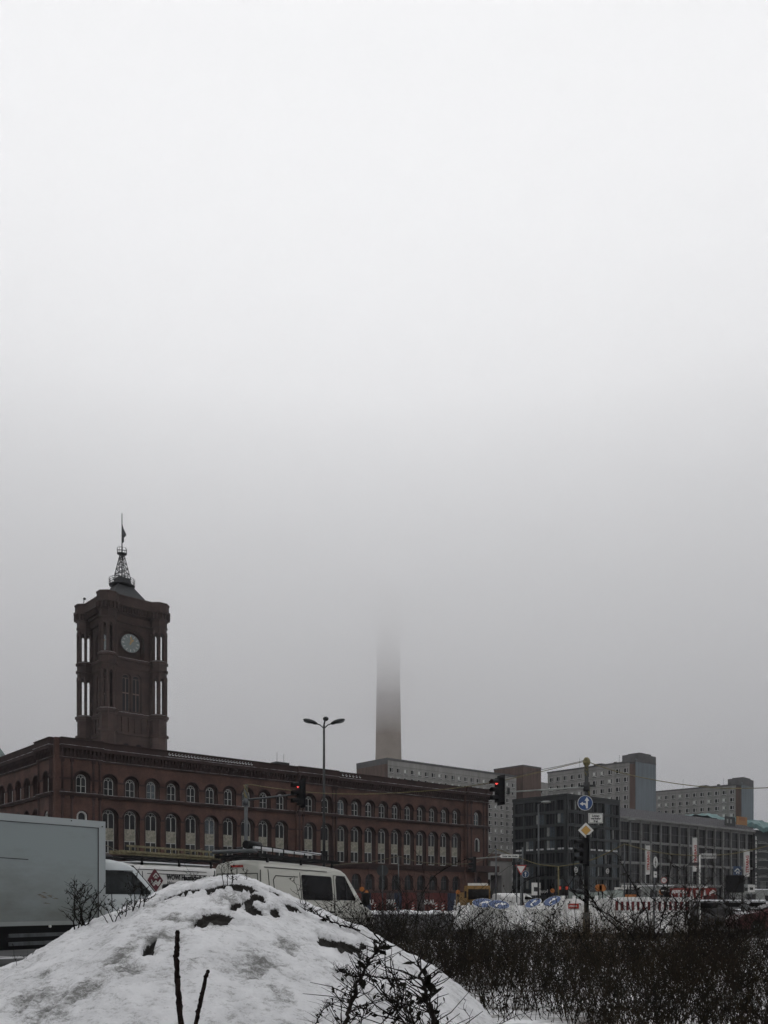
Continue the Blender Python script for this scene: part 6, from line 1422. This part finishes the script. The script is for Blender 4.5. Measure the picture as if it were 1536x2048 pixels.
for k, (px, lab, pts) in enumerate(((0, 'leftmost long arching shoot across the striped barriers', [(1275, 1885, 12), (1245, 1850, 12), (1205, 1822, 12), (1165, 1800, 12), (1140, 1776, 12)]), (1, 'straight long shoot crossing below the right mast', [(1240, 1860, 11.8), (1205, 1828, 11.8), (1180, 1790, 11.8), (1155, 1745, 11.8)]),
        (2, 'shoot curving up over the grey office front', [(1300, 1875, 12.5), (1295, 1830, 12.5), (1272, 1780, 12.5), (1245, 1730, 12.5), (1240, 1712, 12.5)]), (3, 'tall nearly upright shoot before the round walking figure sign', [(1310, 1880, 12.6), (1330, 1820, 12.6), (1335, 1770, 12.6), (1345, 1710, 12.6)]),
        (4, 'shoot leaning right before the lettered hoarding', [(1315, 1880, 12.8), (1350, 1830, 12.8), (1395, 1790, 12.8), (1420, 1755, 12.8)]), (5, 'thin shoot before the end of the town hall', [(830, 1850, 15), (845, 1790, 15), (870, 1752, 15), (905, 1730, 15), (938, 1716, 15)]))):
    bramble(lab, pts, 70+k, .011)
# dry plants along the crest
shrub('dry many stemmed weed in front of the box truck on the left crest', mp(158, 1856), .46, 9, .30, 81, name='dry_weed', cat='weed', r0=.009, twig=5, leaf=420, lsize=.018, tl=.32, wig=.04, droop=-.05)
shrub('small dry weed below the truck cab door on the crest', mp(237, 1836), .24, 7, .3, 82, name='dry_weed', cat='weed', r0=.007, twig=4, leaf=200, lsize=.017, tl=.4)
shrub('upright dry weed in front of the truck mirror and van logo', mp(284, 1812), .36, 5, .13, 83, name='dry_weed', cat='weed', r0=.007, twig=5, leaf=120, lsize=.016, tl=.3)
shrub('thin weed shoots before the lettering of the white van', mp(414, 1765), .26, 2, .2, 84, name='dry_weed', cat='weed', r0=.004, twig=3, leaf=10, lsize=.014, leanx=-.3)
shrub('left sprig before the rear doors of the silver van', mp(455, 1765), .27, 3, .14, 85, name='dry_weed', cat='weed', r0=.005, twig=6, leaf=44, lsize=.018, tl=.3)
shrub('right sprig before the rear doors of the silver van', mp(482, 1765), .26, 2, .1, 86, name='dry_weed', cat='weed', r0=.005, twig=7, leaf=36, lsize=.018, tl=.3)
shrub('tiny weed at the far left crest below the truck box', mp(45, 1925), .22, 3, .25, 87, name='dry_weed', cat='weed', r0=.003, twig=3, leaf=14, lsize=.012)
shrub('short twigs on the crest before the sliding door of the silver van', mp(612, 1815), .32, 3, .25, 88, name='dry_weed', cat='weed', r0=.005, twig=5, leaf=30, lsize=.018)
# two cut stalks close to the camera
def stalk(label, pts, r, seed):
    rr = random.Random(seed); P_ = [W(*p) for p in pts]; m_ = MB(); out = []; n = len(P_)
    for k in range(n-1):
        for j in range(7):
            t = j/7; p = P_[k].lerp(P_[k+1], t); out.append(p+Vector((rr.uniform(-1, 1), rr.uniform(-1, 1), 0))*r*.16)
    out.append(P_[-1]); k = len(out); rad = [r*(1.0-.28*i/k)*(1+.16*rr.uniform(-1, 1)) for i in range(k)]; rad[-2] *= 1.1; rad[-1] *= .6
    m_.tube(out, rad, 10)
    for i in range(4, k-2, 6): m_.ellipsoid(out[i]+Vector((rr.choice((-1, 1))*r*.7, 0, 0)), (r*.5, r*.5, r*.6), 8, 5)
    tag(m_.build('plant_stalk', M_stalk), label, 'stalk')
stalk('taller dark woody stalk standing upright in front of the mound', [(366, 2090, 3.0), (360, 2030, 3.0), (356, 1970, 3.0), (352, 1915, 3.0), (354, 1895, 3.0), (355, 1860, 3.0)], .0105, 1)
stalk('shorter leaning dark stalk right of the taller one in front of the mound', [(386, 2080, 3.1), (393, 2040, 3.1), (402, 2000, 3.1), (411, 1955, 3.1), (417, 1940, 3.1)], .0085, 2)

# ------------------------------------------------------------------ air: even haze near the ground, low cloud above it
def volume(name, d, col, aniso=.2):
    m = bpy.data.materials.new(name); m.use_nodes = True; t = m.node_tree; t.nodes.clear(); o = t.nodes.new('ShaderNodeOutputMaterial'); p = t.nodes.new('ShaderNodeVolumePrincipled')
    p.inputs['Color'].default_value = (*col, 1); p.inputs['Density'].default_value = d; p.inputs['Anisotropy'].default_value = aniso; t.links.new(p.outputs[0], o.inputs['Volume']); return m
m_ = MB(); m_.box(-3200, 3200, -700, 4200, -2, 104); stuff(m_.build('haze', volume('haze_air', .00009, (.95, .96, 1.0))))
m_ = MB(); m_.box(-3200, 3200, -700, 4200, 105, 128.5); stuff(m_.build('low_cloud', volume('cloud_fringe', .0085, (.74, .74, .76))))
m_ = MB(); m_.box(-3200, 3200, -700, 4200, 129, 201); stuff(m_.build('low_cloud', volume('cloud_body', .0205, (.83, .83, .832))))
